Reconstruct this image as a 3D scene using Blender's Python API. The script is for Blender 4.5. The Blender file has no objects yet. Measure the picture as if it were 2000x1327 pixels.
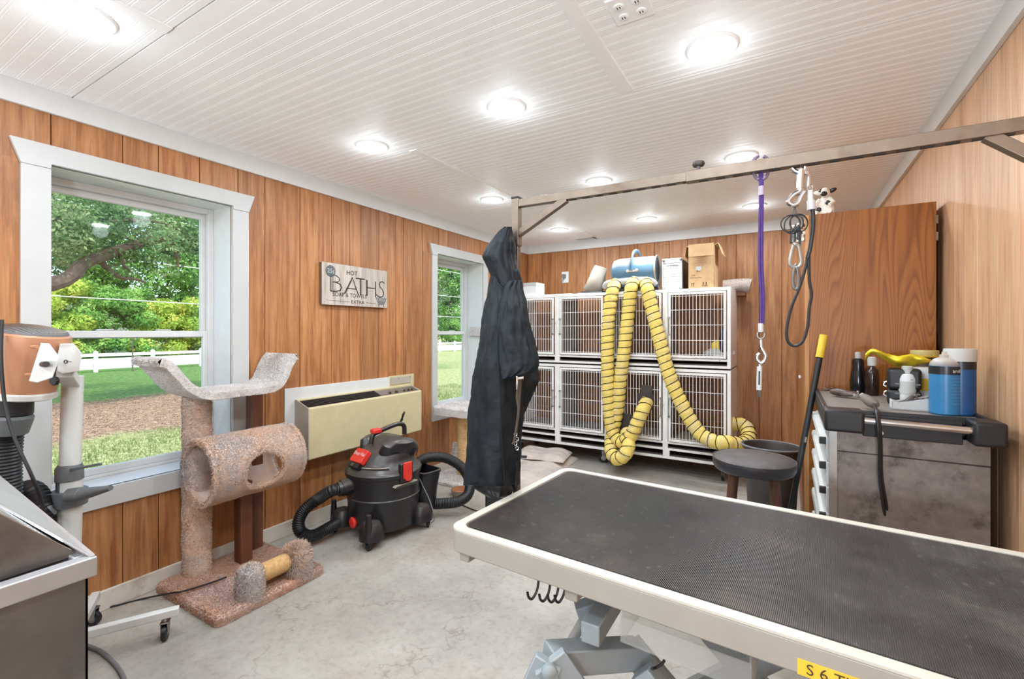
import bpy, bmesh, math, random
from mathutils import Vector, Matrix, noise
random.seed(7)
PI = math.pi
C = bpy.context.scene.collection
SC = bpy.context.scene

# ------------------------------------------------------------------ camera
F = 909.0; HY = 648.0; EYE = 1.35
YAW = math.atan(540/909)
cam_d = bpy.data.cameras.new('camera')
cam_d.sensor_width = 36; cam_d.lens = F/2000*36
cam_d.shift_y = (HY-663.5)/2000
cam_d.clip_start = 0.02; cam_d.clip_end = 400
cam = bpy.data.objects.new('camera', cam_d); C.objects.link(cam)
cam.location = (0, 0, EYE); cam.rotation_euler = (PI/2, 0, YAW)
SC.camera = cam

# ------------------------------------------------------------------ sky, sun, exposure
w = bpy.data.worlds.new('sky'); SC.world = w; w.use_nodes = True
nt = w.node_tree; nt.nodes.clear()
o_ = nt.nodes.new('ShaderNodeOutputWorld'); b_ = nt.nodes.new('ShaderNodeBackground')
s_ = nt.nodes.new('ShaderNodeTexSky'); s_.sky_type = 'NISHITA'
s_.sun_disc = False; s_.sun_elevation = math.radians(48); s_.sun_rotation = math.radians(100)
s_.air_density = 1.0; s_.dust_density = 2.5; s_.ozone_density = 1.0
b_.inputs[1].default_value = 0.5
nt.links.new(s_.outputs[0], b_.inputs[0]); nt.links.new(b_.outputs[0], o_.inputs[0])
sun_d = bpy.data.lights.new('sun', 'SUN'); sun_d.energy = 4.8; sun_d.angle = 0.01
sun_d.color = (1.0, 0.95, 0.85)
sun = bpy.data.objects.new('sun', sun_d); C.objects.link(sun)
sun.rotation_euler = Vector((-0.50, 0.42, -0.78)).to_track_quat('-Z', 'Y').to_euler()
LAMP_W = 10.0; UP_W = 62.0
SC.view_settings.view_transform = 'Standard'; SC.view_settings.look = 'None'
SC.view_settings.gamma = 1.0; SC.view_settings.exposure = -0.08
SC.view_settings.use_curve_mapping = False
SC.cycles.max_bounces = 8; SC.cycles.diffuse_bounces = 5; SC.cycles.transparent_max_bounces = 12
SC.cycles.caustics_reflective = False; SC.cycles.caustics_refractive = False
SC.cycles.sample_clamp_indirect = 6

# ------------------------------------------------------------------ helpers
FW = Vector((-math.sin(YAW), math.cos(YAW), 0)); RT = Vector((math.cos(YAW), math.sin(YAW), 0))
def at(px, py, X=None, Y=None, Z=None, D=None):
    d = FW + RT*((px-1000)/F) + Vector((0, 0, -(py-HY)/F))
    if X is not None: t = X/d.x
    elif Y is not None: t = Y/d.y
    elif D is not None: t = D
    else: t = (Z-EYE)/d.z
    return d*t + Vector((0, 0, EYE))

def col(h):
    h = h.lstrip('#'); v = [int(h[i:i+2], 16)/255 for i in (0, 2, 4)]
    return tuple(c/12.92 if c <= .04045 else ((c+.055)/1.055)**2.4 for c in v) + (1,)

def base_mat(name):
    m = bpy.data.materials.new(name); m.use_nodes = True
    return m, m.node_tree, m.node_tree.nodes['Principled BSDF']

def tex_noise(nt, scale, detail=4, rough=.55, stretch=(1, 1, 1), rnd=False):
    tc = nt.nodes.new('ShaderNodeTexCoord'); mp = nt.nodes.new('ShaderNodeMapping')
    mp.inputs['Scale'].default_value = stretch
    nt.links.new(tc.outputs['Object'], mp.inputs[0])
    n = nt.nodes.new('ShaderNodeTexNoise')
    n.inputs['Scale'].default_value = scale; n.inputs['Detail'].default_value = detail
    n.inputs['Roughness'].default_value = rough
    src = mp.outputs[0]
    if rnd:
        oi = nt.nodes.new('ShaderNodeObjectInfo')
        ml = nt.nodes.new('ShaderNodeMath'); ml.operation = 'MULTIPLY'; ml.inputs[1].default_value = 53.0
        nt.links.new(oi.outputs['Random'], ml.inputs[0])
        ad = nt.nodes.new('ShaderNodeVectorMath'); ad.operation = 'ADD'
        nt.links.new(mp.outputs[0], ad.inputs[0]); nt.links.new(ml.outputs[0], ad.inputs[1]); src = ad.outputs[0]
    nt.links.new(src, n.inputs['Vector'])
    return n

def ramp(nt, src, stops):
    r = nt.nodes.new('ShaderNodeValToRGB'); e = r.color_ramp.elements
    while len(e) < len(stops): e.new(.5)
    for i, (p, c) in enumerate(stops):
        e[i].position = p; e[i].color = c if len(c) == 4 else tuple(c)+(1,)
    nt.links.new(src, r.inputs[0]); return r

def mixc(nt, fac, a, b, mode='MIX'):
    m = nt.nodes.new('ShaderNodeMix'); m.data_type = 'RGBA'; m.blend_type = mode
    for i, s in ((0, fac), (6, a), (7, b)):
        if hasattr(s, 'links') or hasattr(s, 'is_linked'): nt.links.new(s, m.inputs[i])
        else: m.inputs[i].default_value = s
    return m.outputs[2]

def bump(nt, b, h, s=.3, d=.01):
    bp = nt.nodes.new('ShaderNodeBump'); bp.inputs['Strength'].default_value = s
    bp.inputs['Distance'].default_value = d
    nt.links.new(h, bp.inputs['Height']); nt.links.new(bp.outputs[0], b.inputs['Normal'])

def plain(name, c, rough=.5, metal=0, var=.12, scale=14, bmp=.06, dirt=None, dirt_at=(.52, .7)):
    """colour with light mottling, optional dirt colour in patches, and a little relief"""
    m, nt, b = base_mat(name); c = col(c) if isinstance(c, str) else c
    n = tex_noise(nt, scale)
    lo = tuple(max(0, v*(1-var)) for v in c[:3])+(1,); hi = tuple(min(1, v*(1+var*.7)) for v in c[:3])+(1,)
    r = ramp(nt, n.outputs[0], [(.3, lo), (.7, hi)]); out = r.outputs[0]
    if dirt:
        n2 = tex_noise(nt, scale*.35, 6, .65)
        r2 = ramp(nt, n2.outputs[0], [(dirt_at[0], (0, 0, 0, 1)), (dirt_at[1], (1, 1, 1, 1))])
        out = mixc(nt, r2.outputs[0], out, col(dirt))
    nt.links.new(out, b.inputs['Base Color'])
    b.inputs['Roughness'].default_value = rough; b.inputs['Metallic'].default_value = metal
    if bmp: bump(nt, b, n.outputs[0], bmp, .004)
    return m

def flat(name, c, rough=.5, metal=0):
    m, nt, b = base_mat(name)
    b.inputs['Base Color'].default_value = col(c) if isinstance(c, str) else c
    b.inputs['Roughness'].default_value = rough; b.inputs['Metallic'].default_value = metal
    return m

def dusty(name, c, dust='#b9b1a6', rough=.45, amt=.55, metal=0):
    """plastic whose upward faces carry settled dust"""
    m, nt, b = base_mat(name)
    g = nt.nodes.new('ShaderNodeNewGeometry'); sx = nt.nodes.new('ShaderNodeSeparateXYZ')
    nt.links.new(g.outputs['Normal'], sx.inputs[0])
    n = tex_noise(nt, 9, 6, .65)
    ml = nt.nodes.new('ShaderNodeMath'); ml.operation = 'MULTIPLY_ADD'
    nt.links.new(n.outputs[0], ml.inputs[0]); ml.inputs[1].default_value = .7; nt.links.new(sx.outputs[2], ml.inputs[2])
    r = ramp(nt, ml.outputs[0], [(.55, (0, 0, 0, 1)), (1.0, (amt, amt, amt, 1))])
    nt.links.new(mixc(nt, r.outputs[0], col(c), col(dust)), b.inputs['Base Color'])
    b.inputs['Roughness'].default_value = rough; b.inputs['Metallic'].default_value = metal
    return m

def wood(name, cols, grain=(14, 14, .9), scale=2.2, rough=.5, rnd=True, knots=True, dark='#3a1c0c', tone=.28):
    m, nt, b = base_mat(name)
    n = tex_noise(nt, scale, 6, .62, grain, rnd)
    r = ramp(nt, n.outputs[0], [(.30, col(cols[0])), (.5, col(cols[1])), (.72, col(cols[2]))]); out = r.outputs[0]
    f = tex_noise(nt, scale*5, 3, .6, (grain[0], grain[1], grain[2]*.5), rnd)
    rf = ramp(nt, f.outputs[0], [(.36, (.62, .62, .62, 1)), (.52, (1, 1, 1, 1))])
    out = mixc(nt, .55, out, rf.outputs[0], 'MULTIPLY')
    if knots:
        k = tex_noise(nt, 1.1, 5, .7, (2.2, 2.2, .9), rnd)
        rk = ramp(nt, k.outputs[0], [(.56, (0, 0, 0, 1)), (.8, (.75, .75, .75, 1))])
        out = mixc(nt, rk.outputs[0], out, col(dark))
    if rnd:
        oi = nt.nodes.new('ShaderNodeObjectInfo')
        rr = ramp(nt, oi.outputs['Random'], [(0, (1-tone, 1-tone, 1-tone, 1)), (1, (1, 1, 1, 1))])
        out = mixc(nt, 1.0, out, rr.outputs[0], 'MULTIPLY')
    nt.links.new(out, b.inputs['Base Color']); b.inputs['Roughness'].default_value = rough
    bump(nt, b, f.outputs[0], .25, .002)
    return m

M = {}
M['wall_wood'] = wood('wall_wood', ('#94592f', '#b87c4b', '#cf9563'), dark='#5f3318', tone=.24)
M['pale_wood'] = wood('pale_wood', ('#ca9a72', '#dbad86', '#e4bb98'), dark='#9a6a44', tone=.12, grain=(7, 7, .7))
M['cabinet_wood'] = wood('cabinet_wood', ('#6b3710', '#854a18', '#9a5e28'), grain=(9, 9, .55), scale=1.7, rnd=False, knots=False, rough=.4)
def oak():
    m, nt, b = base_mat('oak_veneer')
    tc = nt.nodes.new('ShaderNodeTexCoord'); mp = nt.nodes.new('ShaderNodeMapping'); mp.inputs['Scale'].default_value = (5.5, 5.5, .42)
    nt.links.new(tc.outputs['Object'], mp.inputs[0])
    d = nt.nodes.new('ShaderNodeTexNoise'); d.inputs['Scale'].default_value = .9; d.inputs['Detail'].default_value = 1.5; nt.links.new(mp.outputs[0], d.inputs['Vector'])
    ml = nt.nodes.new('ShaderNodeMath'); ml.operation = 'MULTIPLY'; ml.inputs[1].default_value = 42; nt.links.new(d.outputs[0], ml.inputs[0])
    sn = nt.nodes.new('ShaderNodeMath'); sn.operation = 'FRACT'; nt.links.new(ml.outputs[0], sn.inputs[0])
    r = ramp(nt, sn.outputs[0], [(0, col('#84480f')), (.3, col('#9a5a1a')), (.75, col('#a16222')), (1, col('#804510'))])
    n = tex_noise(nt, 3, 5, .6, (20, 20, .6)); r2 = ramp(nt, n.outputs[0], [(.35, (.78, .78, .78, 1)), (.6, (1, 1, 1, 1))])
    nt.links.new(mixc(nt, .8, r.outputs[0], r2.outputs[0], 'MULTIPLY'), b.inputs['Base Color']); b.inputs['Roughness'].default_value = .42
    return m
M['cabinet_wood'] = oak()
M['post_wood'] = wood('post_wood', ('#4c2a1c', '#6b3f2b', '#7c4c34'), rnd=False)
M['leg_wood'] = wood('leg_wood', ('#3d261b', '#543526', '#684534'), rnd=False, scale=3, knots=False)
M['joint'] = flat('joint', '#3b2010', .8)
M['white'] = plain('white_paint', '#d8d9d8', .45, var=.03, bmp=.03)
M['trim_white'] = plain('trim_paint', '#bdbdbb', .5, var=.04, scale=5, dirt='#cfc8bd', dirt_at=(.62, .8))
M['base_white'] = plain('baseboard_paint', '#d6cfc4', .55, var=.06, dirt='#a08a72', dirt_at=(.58, .8))
M['ceil'] = plain('ceiling_paint', '#f6f7f7', .55, var=.02, bmp=.02)
M['black'] = plain('black_plastic', '#1c1c1e', .45, var=.3)
M['black_gloss'] = plain('black_gloss', '#141418', .2, var=.3)
M['vac'] = dusty('vacuum_plastic', '#1e1d20', '#6f675f', .32, .34)
M['red'] = plain('red_plastic', '#d5322a', .4)
M['chrome'] = plain('chrome', '#c9c9cb', .18, 1)
M['zinc'] = plain('zinc', '#a9a7a3', .38, 1, dirt='#7d736a')
M['steel'] = plain('stained_steel', '#807e7d', .4, .85, .15, 9, dirt='#3b3836', dirt_at=(.45, .72))
M['steel_bright'] = plain('rim_steel', '#b4b3b3', .45, .6, .1, 8, dirt='#857c74')
M['arm_steel'] = plain('arm_steel', '#85786c', .38, .8, .15, 20, dirt='#6d5b4d')
M['chest_side'] = plain('chest_side', '#857d79', .48, .5, .2, 26, dirt='#544b47', dirt_at=(.52, .66))
M['cage_white'] = plain('cage_enamel', '#f4f3f1', .4, var=.05, dirt='#b7a896', dirt_at=(.6, .82))
M['cage_grey'] = plain('cage_panel', '#8e8d8e', .5, var=.1, dirt='#6e6660')
M['duct'] = plain('duct_fabric', '#f3d873', .7, var=.1, scale=25, bmp=.4, dirt='#dccba4', dirt_at=(.5, .72))
M['cream'] = plain('cream_metal', '#c9bd96', .5, var=.05, dirt='#b09a74', dirt_at=(.62, .85))
M['cream_side'] = plain('grey_metal', '#b0a89b', .55, var=.06)
M['fur'] = plain('plush', '#d8bba6', .95, var=.12, scale=9, bmp=.3, dirt='#bdb6b4', dirt_at=(.42, .62))
M['fur_brown'] = plain('brown_carpet', '#c49c86', .95, var=.14, scale=10, bmp=.3, dirt='#b3a6a4', dirt_at=(.45, .75))
M['fur_grey'] = plain('grey_plush', '#d6d1ce', .95, var=.1, scale=10, bmp=.3, dirt='#b5a59b', dirt_at=(.5, .8))
M['sisal'] = plain('sisal', '#d2ad7a', .85, var=.2, scale=60)
M['jacket'] = plain('jacket_cloth', '#12181d', .62, var=.4, scale=5, bmp=.5, dirt='#201c1b', dirt_at=(.5, .75))
M['mat_rubber'] = None
M['table_grey'] = plain('table_enamel', '#a39d93', .45, var=.04, dirt='#a39b90', dirt_at=(.6, .85))
M['table_top_edge'] = plain('table_trim', '#c9c5b8', .45, var=.04, dirt='#bdb6a6', dirt_at=(.6, .85))
M['blue_grey'] = plain('blue_grey_paint', '#9aa4a8', .5, var=.1, dirt='#78736d', dirt_at=(.55, .8))
M['card'] = plain('cardboard', '#c29e74', .8, var=.1, dirt='#a98258', dirt_at=(.55, .8))
M['print'] = flat('print_ink', '#4d3726', .8)
M['ink'] = flat('ink', '#1e1a18', .7)
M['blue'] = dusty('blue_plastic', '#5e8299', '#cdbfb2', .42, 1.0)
M['beige'] = plain('beige_plastic', '#b5aa9b', .6, var=.05)
M['vinyl'] = plain('vinyl_seat', '#4c4644', .5, var=.15, dirt='#7a716b', dirt_at=(.55, .8))
M['vinyl_side'] = plain('vinyl_side', '#2f2f35', .35, var=.15)
M['cushion'] = plain('cushion_cloth', '#c9bbb0', .9, var=.08, dirt='#b0a6a3', dirt_at=(.5, .7))
M['peach'] = plain('peach_plastic', '#b98363', .38, var=.05)
M['nozzle'] = plain('grey_rubber', '#5c5f60', .5, var=.1)
M['pole_white'] = plain('pole_white', '#cfcfcb', .4, var=.03)
M['purple'] = plain('purple_cord', '#452870', .6, var=.2, scale=80)
M['purple_grey'] = plain('mauve_plastic', '#7a6a80', .5)
M['yellow'] = plain('yellow_plastic', '#e8c53c', .45)
M['yellow_bag'] = plain('yellow_bag', '#ecd52e', .5, var=.2)
M['amber'] = plain('amber_bottle', '#2c1a14', .2, var=.2)
M['can_blue'] = plain('can_blue', '#3177a8', .3, var=.08)
M['can_navy'] = plain('can_navy', '#1b4f86', .3, var=.08)
M['can_teal'] = plain('can_teal', '#2e5f66', .3)
M['dull_metal'] = plain('dull_metal', '#7b7672', .4, .8)
M['lead'] = flat('lead_grey', '#6d6d6e', .6)
M['grille_dark'] = flat('grille_dark', '#2c2621', .6)
M['fence'] = plain('fence_vinyl', '#dfe6ea', .5, var=.04)
M['bark'] = plain('bark', '#5d5148', .9, var=.3, scale=6)
M['asphalt'] = plain('asphalt', '#b8b8b6', .9, var=.08)
M['bin'] = plain('bin_grey', '#8a8c8d', .5, var=.06)
M['bin_dark'] = plain('bin_dark', '#403a36', .45, var=.1)
M['terra'] = plain('terracotta', '#a5714f', .7, var=.1)
M['bowl_grey'] = plain('bowl_grey', '#9a938b', .4)

def emit(name, c, s):
    m = bpy.data.materials.new(name); m.use_nodes = True; nt = m.node_tree
    b = nt.nodes['Principled BSDF']; b.inputs['Emission Color'].default_value = c
    b.inputs['Emission Strength'].default_value = s; b.inputs['Base Color'].default_value = (.8, .8, .8, 1)
    return m
M['lamp'] = emit('lamp_glow', (1, .97, .93, 1), 9.0)

def glass_mat(name, tint=(.97, 1, .99, 1), haze=0.0):
    m = bpy.data.materials.new(name); m.use_nodes = True; nt = m.node_tree; nt.nodes.clear()
    o = nt.nodes.new('ShaderNodeOutputMaterial'); t = nt.nodes.new('ShaderNodeBsdfTransparent'); t.inputs[0].default_value = tint
    g = nt.nodes.new('ShaderNodeBsdfGlossy'); g.inputs['Roughness'].default_value = .03
    lw = nt.nodes.new('ShaderNodeLayerWeight'); lw.inputs[0].default_value = .5
    pw = nt.nodes.new('ShaderNodeMath'); pw.operation = 'POWER'; pw.inputs[1].default_value = 5; nt.links.new(lw.outputs['Facing'], pw.inputs[0])
    fr = nt.nodes.new('ShaderNodeMath'); fr.operation = 'MULTIPLY_ADD'; fr.inputs[1].default_value = .6; fr.inputs[2].default_value = .02; nt.links.new(pw.outputs[0], fr.inputs[0])
    mx = nt.nodes.new('ShaderNodeMixShader')
    nt.links.new(fr.outputs[0], mx.inputs[0]); nt.links.new(t.outputs[0], mx.inputs[1]); nt.links.new(g.outputs[0], mx.inputs[2])
    out = mx.outputs[0]
    if haze:
        d = nt.nodes.new('ShaderNodeBsdfDiffuse'); d.inputs[0].default_value = (.8, .8, .78, 1)
        m2 = nt.nodes.new('ShaderNodeMixShader'); m2.inputs[0].default_value = haze
        nt.links.new(out, m2.inputs[1]); nt.links.new(d.outputs[0], m2.inputs[2]); out = m2.outputs[0]
    nt.links.new(out, o.inputs[0]); return m
M['glass'] = glass_mat('window_glass')
M['acrylic'] = glass_mat('scratched_acrylic', (.96, .96, .95, 1), .12)

def cloth_mat():
    m, nt, b = base_mat('waxed_cloth')
    n = tex_noise(nt, 4, 6, .6); r = ramp(nt, n.outputs[0], [(.35, col('#0c1216')), (.55, col('#1a2228')), (.75, col('#2c2c2c'))])
    nt.links.new(r.outputs[0], b.inputs['Base Color']); b.inputs['Roughness'].default_value = .62; b.inputs['Specular IOR Level'].default_value = .3
    w2 = tex_noise(nt, 5, 4, .55, (1, 1, 1.4)); bump(nt, b, w2.outputs[0], .5, .03); return m
M['jacket'] = cloth_mat()
# ---- mesh builder
class MB:
    def __init__(s): s.v = []; s.f = []; s.mi = []; s.cur = 0
    def add(s, vs, fs):
        n = len(s.v); s.v += [Vector(v) for v in vs]
        for f in fs: s.f.append(tuple(i+n for i in f)); s.mi.append(s.cur)
        return s
    def box(s, x0, x1, y0, y1, z0, z1, mtx=None):
        vs = [Vector((x, y, z)) for x in (x0, x1) for y in (y0, y1) for z in (z0, z1)]
        if mtx: vs = [mtx @ v for v in vs]
        return s.add(vs, [(0, 1, 3, 2), (4, 6, 7, 5), (0, 4, 5, 1), (2, 3, 7, 6), (0, 2, 6, 4), (1, 5, 7, 3)])
    def bar(s, a, b, wx, wy, up=(0, 0, 1)):
        a = Vector(a); b = Vector(b); d = (b-a).normalized(); u = Vector(up)
        if abs(d.dot(u)) > .98: u = Vector((0, 1, 0))
        r = d.cross(u).normalized(); u = r.cross(d)
        vs = [p + r*sx*wx/2 + u*sy*wy/2 for p in (a, b) for sx in (-1, 1) for sy in (-1, 1)]
        return s.add(vs, [(0, 1, 3, 2), (4, 6, 7, 5), (0, 4, 5, 1), (2, 3, 7, 6), (0, 2, 6, 4), (1, 5, 7, 3)])
    def tube(s, pts, r, seg=8, closed=False, cap=True, up=None, sq=None):
        pts = [Vector(p) for p in pts]; n = len(pts)
        rr = r if isinstance(r, (list, tuple)) else [r]*n
        tan = []
        for i in range(n):
            if closed: t = pts[(i+1) % n]-pts[i-1]
            else: t = pts[min(i+1, n-1)]-pts[max(i-1, 0)]
            tan.append(t.normalized() if t.length > 1e-9 else Vector((0, 0, 1)))
        u = Vector(up) if up else (Vector((0, 0, 1)) if abs(tan[0].z) < .9 else Vector((1, 0, 0)))
        u = (u-tan[0]*u.dot(tan[0])).normalized(); vs = []
        for i in range(n):
            u = (u-tan[i]*u.dot(tan[i])).normalized(); w_ = tan[i].cross(u)
            for k in range(seg):
                a = 2*PI*k/seg; ca, sa = math.cos(a), math.sin(a)
                if sq: ca *= sq
                vs.append(pts[i]+(u*ca+w_*sa)*rr[i])
        fs = []
        for i in range(n if closed else n-1):
            j = (i+1) % n
            for k in range(seg):
                k2 = (k+1) % seg; fs.append((i*seg+k, i*seg+k2, j*seg+k2, j*seg+k))
        if cap and not closed: fs += [tuple(range(seg))[::-1], tuple((n-1)*seg+k for k in range(seg))]
        return s.add(vs, fs)
    def cyl(s, a, b, r, seg=16, r2=None): return s.tube([a, b], [r, r if r2 is None else r2], seg)
    def lathe(s, prof, c=(0, 0, 0), seg=24, mtx=None, sx=1, sy=1, cap=True):
        vs = []; n = len(prof)
        for r, z in prof:
            for k in range(seg):
                a = 2*PI*k/seg; v = Vector((r*math.cos(a)*sx, r*math.sin(a)*sy, z))
                if mtx: v = mtx @ v
                vs.append(v+Vector(c))
        fs = [(i*seg+k, i*seg+(k+1) % seg, (i+1)*seg+(k+1) % seg, (i+1)*seg+k) for i in range(n-1) for k in range(seg)]
        if cap:
            if prof[0][0] > 1e-5: fs.append(tuple(range(seg))[::-1])
            if prof[-1][0] > 1e-5: fs.append(tuple((n-1)*seg+k for k in range(seg)))
        return s.add(vs, fs)
    def prism(s, poly, a, b, mtx=None, plane='xy'):
        """polygon extruded from a to b along the third axis"""
        def P(p, q, h): return {'xy': (p, q, h), 'xz': (p, h, q), 'yz': (h, p, q)}[plane]
        n = len(poly); vs = [Vector(P(p, q, h)) for h in (a, b) for p, q in poly]
        if mtx: vs = [mtx @ v for v in vs]
        return s.add(vs, [tuple(range(n))[::-1], tuple(range(n, 2*n))]+[(i, (i+1) % n, n+(i+1) % n, n+i) for i in range(n)])
    def grid(s, fn, nu, nv, close_u=False):
        vs = [fn(i/(nu if close_u else nu-1), j/(nv-1)) for i in range(nu) for j in range(nv)]
        fs = []
        for i in range(nu if close_u else nu-1):
            for j in range(nv-1):
                i2 = (i+1) % nu; fs.append((i*nv+j, i2*nv+j, i2*nv+j+1, i*nv+j+1))
        return s.add(vs, fs)
    def ball(s, c, r, seg=12, sz=1, mtx=None):
        p = [(max(1e-6, r*math.sin(PI*i/(seg//2+2))), -r*sz*math.cos(PI*i/(seg//2+2))) for i in range(seg//2+3)]
        return s.lathe(p, c, seg, mtx)
    def fur(s, n, length, thick=.0022, droop=.3, mi=None):
        """short pile: thin triangles growing from the faces built so far"""
        fs = list(s.f); ar = []; tot = 0
        for f in fs:
            a, b, c = s.v[f[0]], s.v[f[1]], s.v[f[2]]; A = (b-a).cross(c-a).length
            if len(f) == 4: A += (c-a).cross(s.v[f[3]]-a).length
            tot += A; ar.append(tot)
        import bisect
        rng = random.Random(n)
        for _ in range(n):
            f = fs[bisect.bisect(ar, rng.random()*tot) % len(fs)]
            k = 2 if len(f) < 4 or rng.random() < .5 else 3
            a, b, c = s.v[f[0]], s.v[f[k-1]], s.v[f[k]]
            u, v = rng.random(), rng.random()
            if u+v > 1: u, v = 1-u, 1-v
            p = a+(b-a)*u+(c-a)*v; nn = (b-a).cross(c-a)
            if nn.length < 1e-12: continue
            nn.normalize()
            d = (nn+Vector((rng.uniform(-.8, .8), rng.uniform(-.8, .8), rng.uniform(-.8, .8)-droop))).normalized()
            t = d.orthogonal().normalized()*thick; L = length*rng.uniform(.5, 1.2)
            s.add([p-t, p+t, p+d*L], [(0, 1, 2)])
        return s
    def build(s, name, mat, parent=None, world=True, bev=0, seg=2, sub=0, solid=0, label=None, smooth=35, kind=None, mtx=None):
        me = bpy.data.meshes.new(name)
        P = pmat(parent) if parent else Matrix.Identity(4)
        inv = P.inverted() if world else Matrix.Identity(4)
        vs = [inv @ v for v in s.v]
        loc = None
        if parent is None and vs:      # origin at the base of the piece
            xs = [v.x for v in vs]; ys = [v.y for v in vs]; zs = [v.z for v in vs]
            loc = Vector(((min(xs)+max(xs))/2, (min(ys)+max(ys))/2, min(zs))); vs = [v-loc for v in vs]
        me.from_pydata([tuple(v) for v in vs], [], s.f)
        mats = mat if isinstance(mat, (list, tuple)) else [mat]
        for m in mats: me.materials.append(M[m] if isinstance(m, str) else m)
        if len(mats) > 1: me.polygons.foreach_set('material_index', s.mi)
        bm = bmesh.new(); bm.from_mesh(me); bmesh.ops.recalc_face_normals(bm, faces=bm.faces[:]) if len(s.f) < 20000 else None
        bm.to_mesh(me); bm.free()
        if smooth:
            me.polygons.foreach_set('use_smooth', [True]*len(me.polygons)); me.set_sharp_from_angle(angle=math.radians(smooth))
        o = bpy.data.objects.new(name, me); C.objects.link(o)
        if loc is not None: o.location = loc
        if parent: o.parent = parent
        PM[o.name] = Matrix.Translation(loc) if loc is not None else P.copy()
        if bev:
            md = o.modifiers.new('bevel', 'BEVEL'); md.width = bev; md.segments = seg; md.limit_method = 'ANGLE'; md.angle_limit = math.radians(40)
        if solid:
            md = o.modifiers.new('thickness', 'SOLIDIFY'); md.thickness = solid; md.offset = 0
        if sub:
            md = o.modifiers.new('smooth', 'SUBSURF'); md.levels = sub; md.render_levels = sub
        if label: o['label'] = label
        if kind: o['kind'] = kind
        return o
PM = {}
def pmat(o): return PM[o.name]

def thing(name, label, cat, loc=(0, 0, 0), rotz=0, group=None):
    o = bpy.data.objects.new(name, None); C.objects.link(o); o.empty_display_size = .05
    o.location = loc; o.rotation_euler = (0, 0, rotz); o['label'] = label; o['category'] = cat
    if group: o['group'] = group
    PM[o.name] = Matrix.Translation(Vector(loc)) @ Matrix.Rotation(rotz, 4, 'Z')
    return o
def tag(o, label, cat, group=None):
    o['label'] = label; o['category'] = cat
    if group: o['group'] = group
    return o
def struct(o): o['kind'] = 'structure'; return o
def structE(name, loc=(0, 0, 0)):
    o = bpy.data.objects.new(name, None); C.objects.link(o); o.location = loc; o['kind'] = 'structure'
    PM[o.name] = Matrix.Translation(Vector(loc)); return o
def dup(root, loc, rotz=0, label=None):
    r = root.copy(); C.objects.link(r); r.location = loc; r.rotation_euler = (0, 0, rotz)
    if label: r['label'] = label
    PM[r.name] = Matrix.Translation(Vector(loc)) @ Matrix.Rotation(rotz, 4, 'Z')
    for ch in list(root.children):
        c = ch.copy(); C.objects.link(c); c.parent = r
        for g in ch.children:
            d = g.copy(); C.objects.link(d); d.parent = c
    return r

def text(s, size, fn, name, mat, parent, ext=.0006, font_w=1.0, align='CENTER', world=True):
    """lettering as flat raised print; fn maps (x, y, h) of the text plane to a point"""
    cu = bpy.data.curves.new('t', 'FONT'); cu.body = s; cu.size = size; cu.align_x = align; cu.extrude = 0; cu.resolution_u = 3
    to = bpy.data.objects.new('t', cu); C.objects.link(to)
    bpy.context.view_layer.update()
    me = bpy.data.meshes.new_from_object(to.evaluated_get(bpy.context.evaluated_depsgraph_get()))
    b = MB(); vs = [fn(v.co.x*font_w, v.co.y, ext) for v in me.vertices]
    b.add(vs, [tuple(p.vertices) for p in me.polygons])
    bpy.data.objects.remove(to); bpy.data.meshes.remove(me)
    return b.build(name, mat, parent, world=world, smooth=0)

def smooth_path(pts, n=8, closed=False):
    P = [Vector(p) for p in pts]; out = []; m = len(P)
    for i in range(m if closed else m-1):
        if closed: p0, p1, p2, p3 = P[i-1], P[i], P[(i+1) % m], P[(i+2) % m]
        else: p0, p1, p2, p3 = P[max(i-1, 0)], P[i], P[i+1], P[min(i+2, m-1)]
        for k in range(n):
            t = k/n; out.append(.5*((2*p1)+(-p0+p2)*t+(2*p0-5*p1+4*p2-p3)*t*t+(-p0+3*p1-3*p2+p3)*t**3))
    if not closed: out.append(P[-1])
    return out
def resample(pts, step):
    out = [pts[0].copy()]; acc = 0
    for a, b in zip(pts, pts[1:]):
        d = (b-a).length
        while acc+d >= step and d > 1e-9:
            a = a+(b-a)*((step-acc)/d); d = (b-a).length; out.append(a.copy()); acc = 0
        acc += d
    return out
def ribbed(b, pts, r, pitch=.014, amp=.08, seg=14):
    p = resample(pts, pitch/2)
    return b.tube(p, [r*(1+(amp if i % 2 else -amp)) for i in range(len(p))], seg)
def frames(pts):
    tan = [(pts[min(i+1, len(pts)-1)]-pts[max(i-1, 0)]).normalized() for i in range(len(pts))]
    u = tan[0].orthogonal().normalized(); fr = []
    for t in tan:
        u = (u-t*u.dot(t)).normalized(); fr.append((t, u, t.cross(u)))
    return fr
def helix(b, pts, r, pitch, wire, step=.006, seg=5):
    p = resample(pts, step); fr = frames(p)
    q = [p[i]+(fr[i][1]*math.cos(2*PI*i*step/pitch)+fr[i][2]*math.sin(2*PI*i*step/pitch))*r for i in range(len(p))]
    return b.tube(q, wire, seg)
#@@PART2
import numpy as np
# ================================================================== THE ROOM
XL, XR, YB, YN, H = -2.86, 0.63, 5.2, -1.7, 2.43
GZ = -.5
rng = random.Random(3)

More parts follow.
